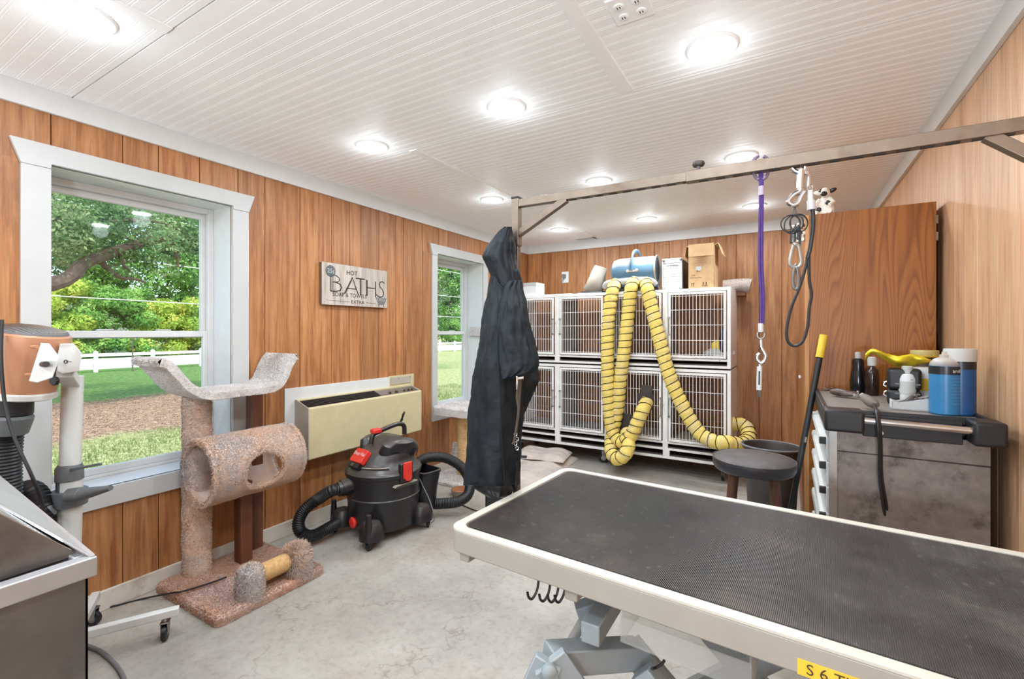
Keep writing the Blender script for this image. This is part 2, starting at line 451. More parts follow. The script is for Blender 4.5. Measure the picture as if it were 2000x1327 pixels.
# floor : worn concrete slab
def floor_mat():
    m, nt, b = base_mat('concrete')
    n = tex_noise(nt, 1.3, 8, .65); r = ramp(nt, n.outputs[0], [(.3, col('#8f8a82')), (.5, col('#a9a49b')), (.68, col('#bcb8b0'))])
    n2 = tex_noise(nt, .8, 6, .7, (1.5, 1, 1)); r2 = ramp(nt, n2.outputs[0], [(.52, (0, 0, 0, 1)), (.72, (.6, .6, .6, 1))])
    out = mixc(nt, r2.outputs[0], r.outputs[0], col('#94795c'))
    n3 = tex_noise(nt, 30, 5, .7); r3 = ramp(nt, n3.outputs[0], [(.38, (.72, .7, .68, 1)), (.5, (1, 1, 1, 1))])
    out = mixc(nt, .5, out, r3.outputs[0], 'MULTIPLY')
    # hairline cracks
    vo = nt.nodes.new('ShaderNodeTexVoronoi'); vo.feature = 'DISTANCE_TO_EDGE'; vo.inputs['Scale'].default_value = .75
    tc = nt.nodes.new('ShaderNodeTexCoord'); ad = nt.nodes.new('ShaderNodeVectorMath'); ad.operation = 'MULTIPLY_ADD'
    nn = tex_noise(nt, 3, 4, .6); nt.links.new(nn.outputs[1], ad.inputs[0]); ad.inputs[1].default_value = (.5, .5, .5); nt.links.new(tc.outputs['Object'], ad.inputs[2])
    nt.links.new(ad.outputs[0], vo.inputs['Vector'])
    rc = ramp(nt, vo.outputs['Distance'], [(.0, (.55, .5, .46, 1)), (.004, (1, 1, 1, 1))])
    out = mixc(nt, .6, out, rc.outputs[0], 'MULTIPLY')
    nt.links.new(out, b.inputs['Base Color'])
    rr = ramp(nt, n.outputs[0], [(.3, (.5, .5, .5, 1)), (.7, (.28, .28, .28, 1))]); nt.links.new(rr.outputs[0], b.inputs['Roughness'])
    bump(nt, b, n3.outputs[0], .12, .004); return m
fl = MB().box(-3.12, XR+.12, YN-.1, YB+.12, -.2, 0).build('floor', floor_mat(), smooth=0); struct(fl)

def planks(parent, bounds, z0, z1, plane, coord, holes, mat, th=.012, gap=.0035):
    """vertical boards; plane 'x' -> boards lie at x=coord facing +-x; holes = [(a0,a1,z0,z1)]"""
    for a0, a1 in zip(bounds, bounds[1:]):
        segs = [(a0+gap/2, a1-gap/2, z0, z1)]
        for h in holes:
            out = []
            for s in segs:
                if s[1] <= h[0] or s[0] >= h[1] or s[3] <= h[2] or s[2] >= h[3]: out.append(s); continue
                if s[2] < h[2]: out.append((s[0], s[1], s[2], h[2]))
                if s[3] > h[3]: out.append((s[0], s[1], h[3], s[3]))
                zz = (max(s[2], h[2]), min(s[3], h[3]))
                if s[0] < h[0]: out.append((s[0], h[0], *zz))
                if s[1] > h[1]: out.append((h[1], s[1], *zz))
            segs = out
        for s in segs:
            if s[1]-s[0] < .012: continue
            b = MB(); c = ((s[0]+s[1])/2, s[2]); hw = (s[1]-s[0])/2; e = .0022
            # a board with eased long edges
            sg = 1 if coord[1] > 0 else -1
            prof = [(-hw, 0), (-hw, th-e), (-hw+e, th), (hw-e, th), (hw, th-e), (hw, 0)]
            hh = s[3]-s[2]
            for zc in (0, hh):
                for p, q in prof:
                    b.v.append(Vector((sg*q, p, zc)) if plane == 'x' else Vector((p, sg*q, zc)))
            n = 6; b.f = [tuple(range(6))[::-1], tuple(range(6, 12))]+[(i, (i+1) % n, n+(i+1) % n, n+i) for i in range(n)]; b.mi = [0]*len(b.f)
            o = b.build('board', mat, parent, world=False, smooth=0)
            pl = pmat(parent).inverted() @ (Vector((coord[0], c[0], c[1])) if plane == 'x' else Vector((c[0], coord[0], c[1])))
            o.location = pl; PM[o.name] = PM[parent.name] @ Matrix.Translation(pl)

# window openings in the left wall  (y0, y1, z0, z1)
W1 = (.74, 1.534, .595, 2.10); W2 = (3.413, 4.18, .585, 2.085)
bk = XL-.012
# left wall: slab with the two openings, boards on its face
b = MB(); xs = (-3.12, bk)
ys = [YN-.1, W1[0]-.013, W1[1]+.013, W2[0]-.013, W2[1]+.013, YB+.12]
for i in range(5):
    if i in (1, 3):
        w_ = W1 if i == 1 else W2
        b.box(*xs, ys[i], ys[i+1], -.2, w_[2]-.013); b.box(*xs, ys[i], ys[i+1], w_[3]+.013, 2.6)
    else: b.box(*xs, ys[i], ys[i+1], -.2, 2.6)
wl = struct(b.build('wall_left', 'joint', smooth=0))
yb = [YN, -1.45, -1.2, -1.02, -.8, -.6, -.42, -.2, 0, .18, .34, .55, .743, 1.007, 1.161, 1.359, 1.573, 1.742, 1.988, 2.244, 2.405, 2.513, 2.697, 2.887, 2.978, 3.22, 3.45, 3.60, 3.79, 4.02, 4.25, 4.42, 4.62, 4.76, 4.98, YB]
planks(wl, yb, .0, H, 'x', (bk, 1), [W1, W2], 'wall_wood')
# back wall
wb = struct(MB().box(-3.12, XR+.12, YB+.012, YB+.14, -.2, 2.6).build('wall_back', 'joint', smooth=0))
xb = [XL, -2.657, -2.473, -2.315, -2.064, -1.83, -1.666, -1.455, -1.268, -1.11, -.921, -.70, -.454, -.25, -.055, .12, .38, XR]
planks(wb, xb, 0, H, 'y', (YB+.012, -1), [], 'wall_wood')
# right wall, the paler boards
wr = struct(MB().box(XR+.012, XR+.14, YN-.1, YB+.12, -.2, 2.6).build('wall_right', 'joint', smooth=0))
yr = [YN, -1.4, -1.15, -.95, -.7, -.5, -.25, 0, .2, .45, .62, .86, 1.05, 1.22, 1.45, 1.62, 1.80, 1.95, 2.092, 2.269, 2.474, 2.62, 2.758, 3.01, 3.212, 3.45, 3.743, 4.0, 4.248, 4.5, 4.776, 5.0, YB]
planks(wr, yr, 0, H, 'x', (XR+.012, -1), [], 'pale_wood')
# near wall behind the camera
DX0, DX1, DZ = -2.1, -.1, 2.15       # unseen double doorway added behind the camera, lets in daylight for the ceiling
wn = struct(MB().box(-3.12, DX0, YN-.14, YN-.012, -.2, 2.6).box(DX1, XR+.12, YN-.14, YN-.012, -.2, 2.6).box(DX0, DX1, YN-.14, YN-.012, DZ, 2.6).build('wall_near', 'joint', smooth=0))
planks(wn, [XL, -2.5, -2.2, -1.9, -1.6, -1.3, -1.0, -.7, -.4, -.1, .2, XR], 0, H, 'y', (YN-.012, 1), [(DX0, DX1, -1, DZ)], 'pale_wood')
struct(MB().box(-6, 6, -8, YN-.1, GZ+.02, -.03).build('bounce_apron', 'asphalt', smooth=0))  # added unseen paving outside the doorway, bounces sunlight up to the ceiling

# ceiling: backing slab, beadboard sheets, battens
ce = struct(MB().box(-3.12, XR+.12, YN-.1, YB+.12, H+.012, 2.6).build('ceiling', 'ceil', smooth=0))
def sheet(x0, x1, y0, y1):
    g = .003; x0 += g; x1 -= g; y0 += g; y1 -= g
    prof = [(y0, .012), (y0, 0)]; y = math.ceil(y0/.0508)*.0508+.01
    while y+.016 < y1:
        for k in (0, .0085): prof += [(y+k, 0), (y+k+.0018, .0013), (y+k+.0036, 0)]
        y += .0508
    prof += [(y1, 0), (y1, .012)]
    n = len(prof); b = MB()
    vs = [(x, p, H+q) for x in (x0, x1) for p, q in prof]
    b.add(vs, [(i, i+1, n+i+1, n+i) for i in range(n-1)])
    b.add([(x0, y0, H), (x0, y1, H), (x0, y1, H+.012), (x0, y0, H+.012), (x1, y0, H), (x1, y1, H), (x1, y1, H+.012), (x1, y0, H+.012)], [(0, 1, 2, 3), (4, 7, 6, 5)])
    b.build('ceiling_sheet', 'ceil', ce, smooth=0)
rows = [(YN, -.45), (-.45, .81), (.81, 2.07), (2.07, 3.40), (3.40, 4.67), (4.67, YB)]
bats = [-.62, -1.905, -.62, -1.914, -.63, -1.90]
for (y0, y1), xb_ in zip(rows, bats):
    sheet(XL, xb_, y0, y1); sheet(xb_, XR, y0, y1)
    MB().box(xb_-.032, xb_+.026, y0+.004, y1-.004, H-.006, H+.001).build('batten', 'ceil', ce, bev=.0015)
for i, (n, a) in enumerate((('trim_1', (XL, XL+.02, YN, YB, 2.33, H)), ('trim_2', (XL+.02, XR-.02, YB-.02, YB, 2.33, H)), ('trim_3', (XR-.02, XR, YN, YB, 2.33, H)), ('trim_4', (XL+.02, XR-.02, YN, YN+.02, 2.33, H)))):
    struct(MB().box(*a).build(n, 'white', bev=.002))
struct(MB().box(XL, XL+.016, YN, YB, 0, .095).build('baseboard_left', 'base_white', bev=.003))
struct(MB().box(XL+.016, XR, YB-.016, YB, 0, .095).build('baseboard_back', 'base_white', bev=.003))

# windows
def window(name, W, flare=.035, low=.095, cl=.097, cr=.095):
    y0, y1, z0, z1 = W; e = structE(name, (XL, (y0+y1)/2, z0))
    t = .018; X = XL
    MB().box(X, X+t, y0-cl, y0, z0-low, z1-.02).build('casing_board', 'trim_white', e, bev=.002)
    MB().box(X, X+t, y1, y1+cr, z0-low, z1-.02).build('casing_board', 'trim_white', e, bev=.002)
    MB().box(X, X+t+.001, y0, y1, z0-low, z0).build('casing_board', 'trim_white', e, bev=.002)
    MB().prism([(y0-cl, z1-.02), (y0, z1-.02), (y0, z1), (y1, z1), (y1, z1-.02), (y1+cr, z1-.02), (y1+cr+flare, z1+.085), (y0-cl-flare, z1+.085)], X, X+t+.004, plane='yz').build('header_board', 'trim_white', e, bev=.002)
    # jamb lining of the deep reveal
    xo = -3.12
    MB().box(xo, X+.002, y0-.012, y0, z0-.012, z1+.012).build('jamb_board', 'white', e)
    MB().box(xo, X+.002, y1, y1+.012, z0-.012, z1+.012).build('jamb_board', 'white', e)
    MB().box(xo, X+.002, y0, y1, z1, z1+.012).build('jamb_board', 'white', e)
    MB().box(xo, X+.006, y0, y1, z0-.014, z0).build('sill', 'white', e, bev=.002)
    # vinyl frame, two sashes
    xf0, xf1 = -3.115, -3.055
    b = MB()
    f = .032
    b.box(xf0, xf1, y0, y0+f, z0, z1); b.box(xf0, xf1, y1-f, y1, z0, z1); b.box(xf0, xf1, y0+f, y1-f, z1-f, z1); b.box(xf0, xf1, y0+f, y1-f, z0, z0+.018)
    fr = b.build('window_frame', 'white', e, bev=.003)
    zm = 1.332; s = .028
    def sash(x0, x1, za, zb, lo, hi, nm):
        b = MB(); ya, yb_ = y0+f, y1-f
        b.box(x0, x1, ya, ya+s, za, zb); b.box(x0, x1, yb_-s, yb_, za, zb)
        b.box(x0, x1, ya+s, yb_-s, za, za+lo); b.box(x0, x1, ya+s, yb_-s, zb-hi, zb)
        so = b.build(nm, 'white', e, bev=.003)
        xm = (x0+x1)/2
        MB().box(xm-.003, xm+.003, ya+s-.005, yb_-s+.005, za+lo-.005, zb-hi+.005).build('pane', 'glass', so, smooth=0)
        return so
    sash(-3.112, -3.088, zm-.018, z1-f, .036, .034, 'upper_sash')
    ls = sash(-3.086, -3.06, z0+.018, zm+.022, .035, .036, 'lower_sash')
    for yy in ((y0*2+y1)/3, (y0+2*y1)/3):
        MB().box(-3.085, -3.058, yy-.035, yy+.035, zm+.022, zm+.03).build('sash_lock', 'white', ls, bev=.003)
    return e
w1 = window('window_1', W1); w2 = window('window_2', W2, cl=.073, cr=.09, low=.075)

# recessed ceiling lights
xs_ = (-2.08, -1.165, -.25); ys_ = (-.65, .62, 1.91, 3.18, 4.48)
lab = {(.62, 0): 'round recessed ceiling light nearest the big window, top left corner',
 (1.91, 0): 'round recessed ceiling light above the wall between window and sign', (1.91, 1): 'round recessed ceiling light in the middle of the white ceiling, before the batten end',
 (1.91, 2): 'large-looking round ceiling light near the white outlet plate', (3.18, 0): 'small round ceiling light just left of the steel arm post top',
 (3.18, 1): 'round ceiling light directly above the left part of the steel overhead bar', (3.18, 2): 'round ceiling light just behind the overhead bar beside the purple cord hook',
 (4.48, 0): 'round ceiling light over the left half of the white cages', (4.48, 1): 'round ceiling light over the blue blower', (4.48, 2): 'round ceiling light above the cardboard box, left of the tall cabinet'}
proto = None
for yy in ys_:
    for i, xx in enumerate(xs_):
        l_ = lab.get((yy, i), 'round recessed ceiling light behind the viewpoint')
        if proto is None:
            proto = thing('recessed_light', l_, 'ceiling light', (xx, yy, H), 0, 'round recessed ceiling lights')
            b = MB().lathe([(.070, .0), (.070, -.009), (.074, -.011), (.088, -.009), (.094, -.003), (.094, 0)], (0, 0, 0), 40, cap=False)
            b.build('trim_ring', 'ceil', proto, world=False)
            MB().lathe([(.001, -.0075), (.069, -.0075), (.069, -.003), (.001, -.003)], (0, 0, 0), 32, cap=False).build('diffuser', 'lamp', proto, world=False)
        else: dup(proto, (xx, yy, H), 0, l_)
        ld = bpy.data.lights.new('downlight', 'AREA'); ld.shape = 'DISK'; ld.size = .135; ld.energy = LAMP_W; ld.color = (.82, .92, 1)
        lo = bpy.data.objects.new('downlight', ld); C.objects.link(lo); lo.location = (xx, yy, H-.013)
        pd = bpy.data.lights.new('diffuser_spill', 'POINT'); pd.energy = LAMP_W*.13; pd.shadow_soft_size = .06; pd.color = ld.color
        po = bpy.data.objects.new('diffuser_spill', pd); C.objects.link(po); po.location = (xx, yy, H-.075)
# two unseen uplights added behind the viewpoint to brighten the ceiling
for fx_, lb_ in ((-2.2, 'added unseen white uplight by the left wall, fill for the ceiling'), (.2, 'added unseen white uplight by the right wall, fill for the ceiling')):
    t = thing('added_uplight', lb_, 'added fill lamp', (fx_, -1.2, 0))
    MB().lathe([(.001, 0), (.14, 0), (.14, .015), (.03, .03), (.001, .03)], (fx_, -1.2, 0), 28).build('base', 'white', t)
    MB().cyl((fx_, -1.2, .02), (fx_, -1.2, 1.12), .012, 12).build('pole', 'white', t)
    MB().lathe([(.02, 1.10), (.10, 1.14), (.17, 1.22)], (fx_, -1.2, 0), 32, cap=False).build('shade', 'white', t, solid=.004)
    ud = bpy.data.lights.new('uplight', 'AREA'); ud.shape = 'DISK'; ud.size = .3; ud.energy = UP_W*(.38 if fx_ < 0 else 1.0); ud.color = (.76, .89, 1)
    uo = bpy.data.objects.new('uplight', ud); C.objects.link(uo); uo.location = (fx_, -1.2, 1.21); uo.rotation_euler = (PI*.69, 0, 0)
# ceiling outlet and vent, wall outlet
t = thing('outlet_plate', 'white four-socket outlet plate on the ceiling beside the batten', 'outlet', (-.452, 1.528, H))
MB().box(-.066, .066, -.07, .07, -.008, 0).build('plate', 'ceil', t, world=False, bev=.004)
for sx in (-.03, .03):
    for sy in (-.028, .028):
        so = MB().lathe([(.0165, -.008), (.0165, -.0115), (.014, -.0125), (0.0001, -.0125)], (sx, sy, 0), 16, cap=False).build('socket', 'ceil', t, world=False)
        MB().box(sx-.006, sx-.003, sy-.006, sy+.006, -.0129, -.012).box(sx+.003, sx+.006, sy-.005, sy+.005, -.0129, -.012).build('slot', 'ink', so, world=False)
t = thing('ceiling_vent', 'small white slotted vent in the ceiling near the back trim', 'vent', (-2.02, 5.06, H))
MB().box(-.13, .13, -.06, .06, -.006, 0).build('plate', 'ceil', t, world=False, bev=.002)
for k in range(6): MB().bar((-.11, -.04+k*.016, -.008), (.11, -.04+k*.016, -.008), .008, .003).build('slat', 'trim_white', t, world=False)
o = at(1104, 542, Y=YB-.001)
t = thing('outlet_plate', 'white wall outlet with a dark plug, above the left cages', 'outlet', o)
MB().box(o.x-.045, o.x+.045, YB-.01, YB, o.z-.068, o.z+.068).build('plate', 'white', t, bev=.003)
MB().box(o.x-.025, o.x+.015, YB-.05, YB-.01, o.z-.01, o.z+.035).build('plug', 'lead', t, bev=.004)
MB().tube(smooth_path([o+Vector((-.005, -.04, -.01)), o+Vector((-.03, -.045, -.08)), o+Vector((-.035, -.03, -.16)), o+Vector((-.04, -.02, -.25))]), .004, 6).build('cord', 'lead', t)

# ================================================================== OUTDOORS
GZ = -.5
def ground_mat():
    m, nt, b = base_mat('yard')
    tc = nt.nodes.new('ShaderNodeTexCoord'); sx = nt.nodes.new('ShaderNodeSeparateXYZ'); nt.links.new(tc.outputs['Object'], sx.inputs[0])
    n = tex_noise(nt, .5, 6, .65); nf = tex_noise(nt, 8, 5, .7)
    g1 = ramp(nt, nf.outputs[0], [(.3, col('#626b40')), (.5, col('#929a64')), (.7, col('#bcbe8e'))])
    d1 = ramp(nt, nf.outputs[0], [(.3, col('#5e4a3c')), (.5, col('#8d7460')), (.7, col('#c2aa92'))])
    # bare mulch strip running along the yard between two strips of grass, fading out further along
    def band(axis, lo, hi, soft):
        a = nt.nodes.new('ShaderNodeMapRange'); a.inputs[1].default_value = lo-soft; a.inputs[2].default_value = lo+soft
        c2 = nt.nodes.new('ShaderNodeMapRange'); c2.inputs[1].default_value = hi-soft; c2.inputs[2].default_value = hi+soft; c2.inputs[3].default_value = 1; c2.inputs[4].default_value = 0
        ad = nt.nodes.new('ShaderNodeMath'); ad.operation = 'MULTIPLY_ADD'; nt.links.new(n.outputs[0], ad.inputs[0]); ad.inputs[1].default_value = 5; nt.links.new(sx.outputs[axis], ad.inputs[2])
        nt.links.new(ad.outputs[0], a.inputs[0]); nt.links.new(ad.outputs[0], c2.inputs[0])
        ml = nt.nodes.new('ShaderNodeMath'); ml.operation = 'MULTIPLY'; nt.links.new(a.outputs[0], ml.inputs[0]); nt.links.new(c2.outputs[0], ml.inputs[1]); return ml.outputs[0]
    bx = band(0, -13.6, -7.4, .5); by = band(1, -12, 13, 2.5)
    mm = nt.nodes.new('ShaderNodeMath'); mm.operation = 'MULTIPLY'; nt.links.new(bx, mm.inputs[0]); nt.links.new(by, mm.inputs[1])
    g2 = ramp(nt, nf.outputs[0], [(.3, col('#33501f')), (.5, col('#4f7430')), (.7, col('#7a9a50'))])
    fx1 = band(0, -40, -12.6, .8); fy1 = band(1, -30, 22, 4)
    m2 = nt.nodes.new('ShaderNodeMath'); m2.operation = 'MULTIPLY'; nt.links.new(fx1, m2.inputs[0]); nt.links.new(fy1, m2.inputs[1])
    gg = mixc(nt, m2.outputs[0], g1.outputs[0], g2.outputs[0])
    nt.links.new(mixc(nt, mm.outputs[0], gg, d1.outputs[0]), b.inputs['Base Color'])
    b.inputs['Roughness'].default_value = .95; bump(nt, b, nf.outputs[0], .8, .05); return m
gm = MB().add([(-130, -60, GZ), (30, -60, GZ), (30, 140, GZ), (-130, 140, GZ)], [(0, 1, 2, 3)])
go = gm.build('ground', ground_mat(), smooth=0); go.location = (0, 0, 0)
for v in go.data.vertices: v.co = v.co+Vector((-50, 40, GZ))
struct(go)
ro = MB().box(-40, -29, -60, 140, GZ, GZ+.03).build('road', 'asphalt', smooth=0); struct(ro)
# grass blades and mulch chips near the house
def scatter(n, x0, x1, y0, y1, size, mat, name, flat_=False, seed=1):
    r = np.random.default_rng(seed); P = np.stack([r.uniform(x0, x1, n), r.uniform(y0, y1, n), np.full(n, GZ+.002)], 1)
    a = r.uniform(0, 2*PI, n); d = np.stack([np.cos(a), np.sin(a), np.zeros(n)], 1)*size*(.35 if not flat_ else .5)
    up = np.stack([r.uniform(-.5, .5, n), r.uniform(-.5, .5, n), np.ones(n)*(1 if not flat_ else .35)], 1)*size*r.uniform(.5, 1.3, n)[:, None]
    V = np.empty((n*3, 3)); V[0::3] = P-d*.5; V[1::3] = P+d*.5; V[2::3] = P+up
    me = bpy.data.meshes.new(name); me.from_pydata(V.tolist(), [], np.arange(n*3).reshape(-1, 3).tolist())
    me.materials.append(M[mat]); o = bpy.data.objects.new(name, me); C.objects.link(o); o['kind'] = 'stuff'; PM[o.name] = Matrix.Identity(4); return o

def leaf_mat(name, cs):
    m = bpy.data.materials.new(name); m.use_nodes = True; nt = m.node_tree; nt.nodes.clear()
    o = nt.nodes.new('ShaderNodeOutputMaterial'); n = tex_noise(nt, .9, 3, .7)
    r = ramp(nt, n.outputs[0], [(.32, col(cs[0])), (.5, col(cs[1])), (.66, col(cs[2]))])
    d = nt.nodes.new('ShaderNodeBsdfDiffuse'); t = nt.nodes.new('ShaderNodeBsdfTranslucent'); mx = nt.nodes.new('ShaderNodeMixShader'); mx.inputs[0].default_value = .4
    nt.links.new(r.outputs[0], d.inputs[0]); nt.links.new(r.outputs[0], t.inputs[0]); nt.links.new(d.outputs[0], mx.inputs[1]); nt.links.new(t.outputs[0], mx.inputs[2]); nt.links.new(mx.outputs[0], o.inputs[0]); return m
M['leaf_a'] = leaf_mat('leaves_bright', ('#7fa24a', '#a8c25c', '#dcd878'))
M['leaf_b'] = leaf_mat('leaves_mid', ('#4f8040', '#79a858', '#a4c878'))
M['leaf_c'] = leaf_mat('leaves_dark', ('#44664a', '#6d8f62', '#a3b388'))
M['grass'] = leaf_mat('grass_blades', ('#6c7c4e', '#8d9a68', '#b4b48e'))
M['chips'] = plain('chips', '#8f7864', .9, var=.5, scale=3)
gr = scatter(42000, -10.2, -3.3, -.5, 13, .05, 'grass', 'grass_blades'); gr['label'] = 'short green grass growing outside the windows'; gr['category'] = 'grass'
gr2 = scatter(26000, -16, -10.2, 1.5, 11, .045, 'chips', 'mulch', True, 2); gr2['label'] = 'brown mulch and dry leaves on the shaded ground outside'; gr2['category'] = 'mulch'

def leaves(blobs, n, size, mat, name, parent, seed):
    """n leaf blades on the outer shells of ellipsoid clumps (centre, radii)"""
    r = np.random.default_rng(seed); B = np.array([[*c, *q] for c, q in blobs], float)
    vol = B[:, 3]*B[:, 5]; k = r.choice(len(B), n, p=vol/vol.sum())
    d = r.normal(size=(n, 3)); d /= np.linalg.norm(d, axis=1)[:, None]
    rad = r.uniform(.55, 1.03, n)[:, None]
    # ragged outline
    P = B[k, :3]+d*rad*B[k, 3:]
    t = r.normal(size=(n, 3)); t /= np.linalg.norm(t, axis=1)[:, None]
    s_ = np.cross(t, d); s_ /= np.linalg.norm(s_, axis=1)[:, None]+1e-6
    L = size*r.uniform(.6, 1.4, n)[:, None]
    V = np.empty((n*4, 3)); V[0::4] = P-t*L; V[1::4] = P+s_*L*.5; V[2::4] = P+t*L; V[3::4] = P-s_*L*.5
    Pm = pmat(parent).to_translation(); V -= np.array(Pm)
    me = bpy.data.meshes.new(name); me.from_pydata(V.tolist(), [], np.arange(n*4).reshape(-1, 4).tolist())
    me.materials.append(M[mat]); o = bpy.data.objects.new(name, me); C.objects.link(o); o.parent = parent; return o
def tree(label, x, y, h, w, mat, seed, n=9000, low=.0, size=.17, grp='trees across the road'):
    r = random.Random(seed); t = thing('tree', label, 'tree', (x, y, GZ), 0, grp)
    tr = smooth_path([(x, y, GZ), (x+r.uniform(-.3, .3), y, GZ+h*.35), (x+r.uniform(-.5, .5), y+r.uniform(-.4, .4), GZ+h*.8)], 4)
    b = MB().tube(tr, [.28*(1-.7*i/(len(tr)-1)) for i in range(len(tr))], 8)
    for k in range(5):
        a = r.uniform(0, 6.28); z = GZ+h*r.uniform(.3, .6)
        b.tube([(x, y, z), (x+math.cos(a)*w*.35, y+math.sin(a)*w*.35, z+h*.18)], [.1, .03], 6)
    b.build('trunk', 'bark', t)
    bl = []
    for k in range(44):
        z = low+(1-low)*(k+.5)/44; a = r.uniform(0, 6.28); q = w*.5*(1-.5*z)*r.uniform(.05, .95)
        rr = w*r.uniform(.13, .22); bl.append(((x+math.cos(a)*q, y+math.sin(a)*q, GZ+.6+z*(h-1)), (rr, rr, rr*.75)))
    leaves(bl, n, size, mat, 'foliage', t, seed)
# row of trees beyond the road; the nearer shrubs fill in below
tl = ['tree beyond the road, left end of the view through the big window', 'tree beyond the road behind the left part of the white fence', 'tree beyond the road in the middle of the big window',
      'tree beyond the road at the right of the big window', 'tree far along the road hidden by the wall boards', 'tree seen in the top of the narrow window', 'bushy tree at the right edge of the narrow window', 'tree at the far end of the road']
ty = [3.5, 10.2, 15.6, 21.6, 31, 43, 50, 59]
for i, y in enumerate(ty):
    tree(tl[i], -47-(i % 3)*2.5+(3 if i > 4 else 0), y, 17+(i*7 % 4), 10.5, ('leaf_b', 'leaf_c', 'leaf_b', 'leaf_b', 'leaf_c', 'leaf_b', 'leaf_c', 'leaf_b')[i], 20+i, 26000, .03, .17)
sl = ['low yellow-green bush behind the fence at the left of the big window', 'rounded yellow-green bush above the fence rail', 'bright yellow-green shrub in the middle of the big window', 'sunlit shrub behind the fence posts', 'spreading green shrub at the right of the big window', 'shrub along the road past the big window', 'shrub along the road before the narrow window', 'pale flowering bush low in the narrow window', 'round green shrub beyond the narrow window']
sy = [6, 10.2, 13.6, 17.4, 21.6, 28, 37, 47, 56]
for i, y in enumerate(sy):
    t = thing('shrub', sl[i], 'bush', (-42, y, GZ), 0, 'bushes beyond the road')
    r = random.Random(i); bl = []
    for k in range(20): bl.append(((-42+r.uniform(-1, 1.2), y+r.uniform(-2.3, 2.3), GZ+r.uniform(.3, 3.2+2.4*((i*3) % 4)/3)), (.9, 1.0, .65)))
    leaves(bl, 16000, .105, ('leaf_a', 'leaf_a', 'leaf_b')[i % 3] if i != 7 else 'leaf_a', 'foliage', t, 60+i)
    MB().tube([(-42, y, GZ), (-42, y+.2, GZ+1.6)], [.12, .05], 7).build('stem', 'bark', t)
# near tree whose limb crosses the upper half of the big window
t = thing('tree', 'near tree whose thick bare limb crosses the top of the big window', 'tree', (-13.5, -1.5, GZ))
b = MB().tube(smooth_path([(-13.5, -1.5, GZ), (-13.4, -1.4, 1.2), (-13.6, -1.0, 2.6), (-13.6, -.5, 5.5), (-13.5, 0, 8)], 5), [.42]*6+[.36]*10+[.26]*5, 12)
limb = smooth_path([(-13.5, -.9, 2.0), at(60, 560, X=-13.6), at(170, 512, X=-13.8), at(262, 480, X=-14.2), at(330, 465, X=-14.4), at(400, 470, X=-14.6), at(450, 490, X=-14.8)], 6)
b.tube(limb, [.18*(1-.75*i/(len(limb)-1)) for i in range(len(limb))], 10)
for p in ([(190, 505), (230, 540), (262, 545), (285, 552)], [(150, 445), (215, 455), (262, 470)], [(235, 490), (240, 515), (255, 530)], [(330, 465), (345, 500), (348, 522)], [(100, 430), (170, 440), (260, 430), (330, 440), (400, 480)]):
    q = smooth_path([at(u, v, X=-14.1) for u, v in p], 5); b.tube(q, [.07*(1-.7*i/(len(q)-1)) for i in range(len(q))], 7)
b.build('trunk', 'bark', t)
r = random.Random(5); bl = []
for k in range(70):
    c = at(r.uniform(60, 450), r.uniform(375, 470)+abs(r.gauss(0, 12)), X=-14.3+r.uniform(-1.5, 1.2)); bl.append((c, (.55, .6, .32)))
for k in range(26):
    c = at(r.uniform(80, 420), r.uniform(475, 530), X=-14.6+r.uniform(-.8, .8)); bl.append((c, (.35, .4, .2)))
for k in range(30): bl.append(((-13.5+r.uniform(-3, 3), r.uniform(-5, 3), r.uniform(4.5, 8)), (1, 1.1, .6)))
leaves(bl, 42000, .048, 'leaf_c', 'foliage', t, 99)
# vinyl two-rail fence
t = thing('rail_fence', 'white two-rail fence along the road outside', 'fence', (-27, 20, GZ))
for k in range(22):
    y = 1.9+k*2.2
    MB().box(-27.07, -26.93, y-.07, y+.07, GZ, GZ+.9).build('post', 'fence', t, bev=.01)
    c = MB().lathe([(.1, 0), (.1, .03), (.0001, .09)], (-27, y, GZ+.9), 4, Matrix.Rotation(PI/4, 4, 'Z')).build('post_cap', 'fence', t)
for z in (.78, .42):
    MB().box(-27.03, -26.97, 1.9, 48.1, GZ+z-.07, GZ+z+.07).build('rail', 'fence', t)
# steel post and power lines
p = at(232, 723, Z=GZ)
tag(MB().cyl((p.x+1.5, p.y, GZ), (p.x+1.5, p.y, GZ+1.55), .03, 8).build('steel_post', 'bark'), 'thin dark steel stake standing before the white fence', 'post')
for i, (za, zb) in enumerate(((4.6, 4.3), (6.6, 6.4), (2.9, 2.6))):
    lb = ['lowest overhead wire across the big window view', 'highest overhead wire beyond the trees', 'middle overhead wire over the fence'][i]
    tag(MB().tube([(-24, -10, za), (-24, 20, za-.35), (-24, 60, zb)], .018, 5).build('overhead_wire', 'fence'), lb, 'wire')
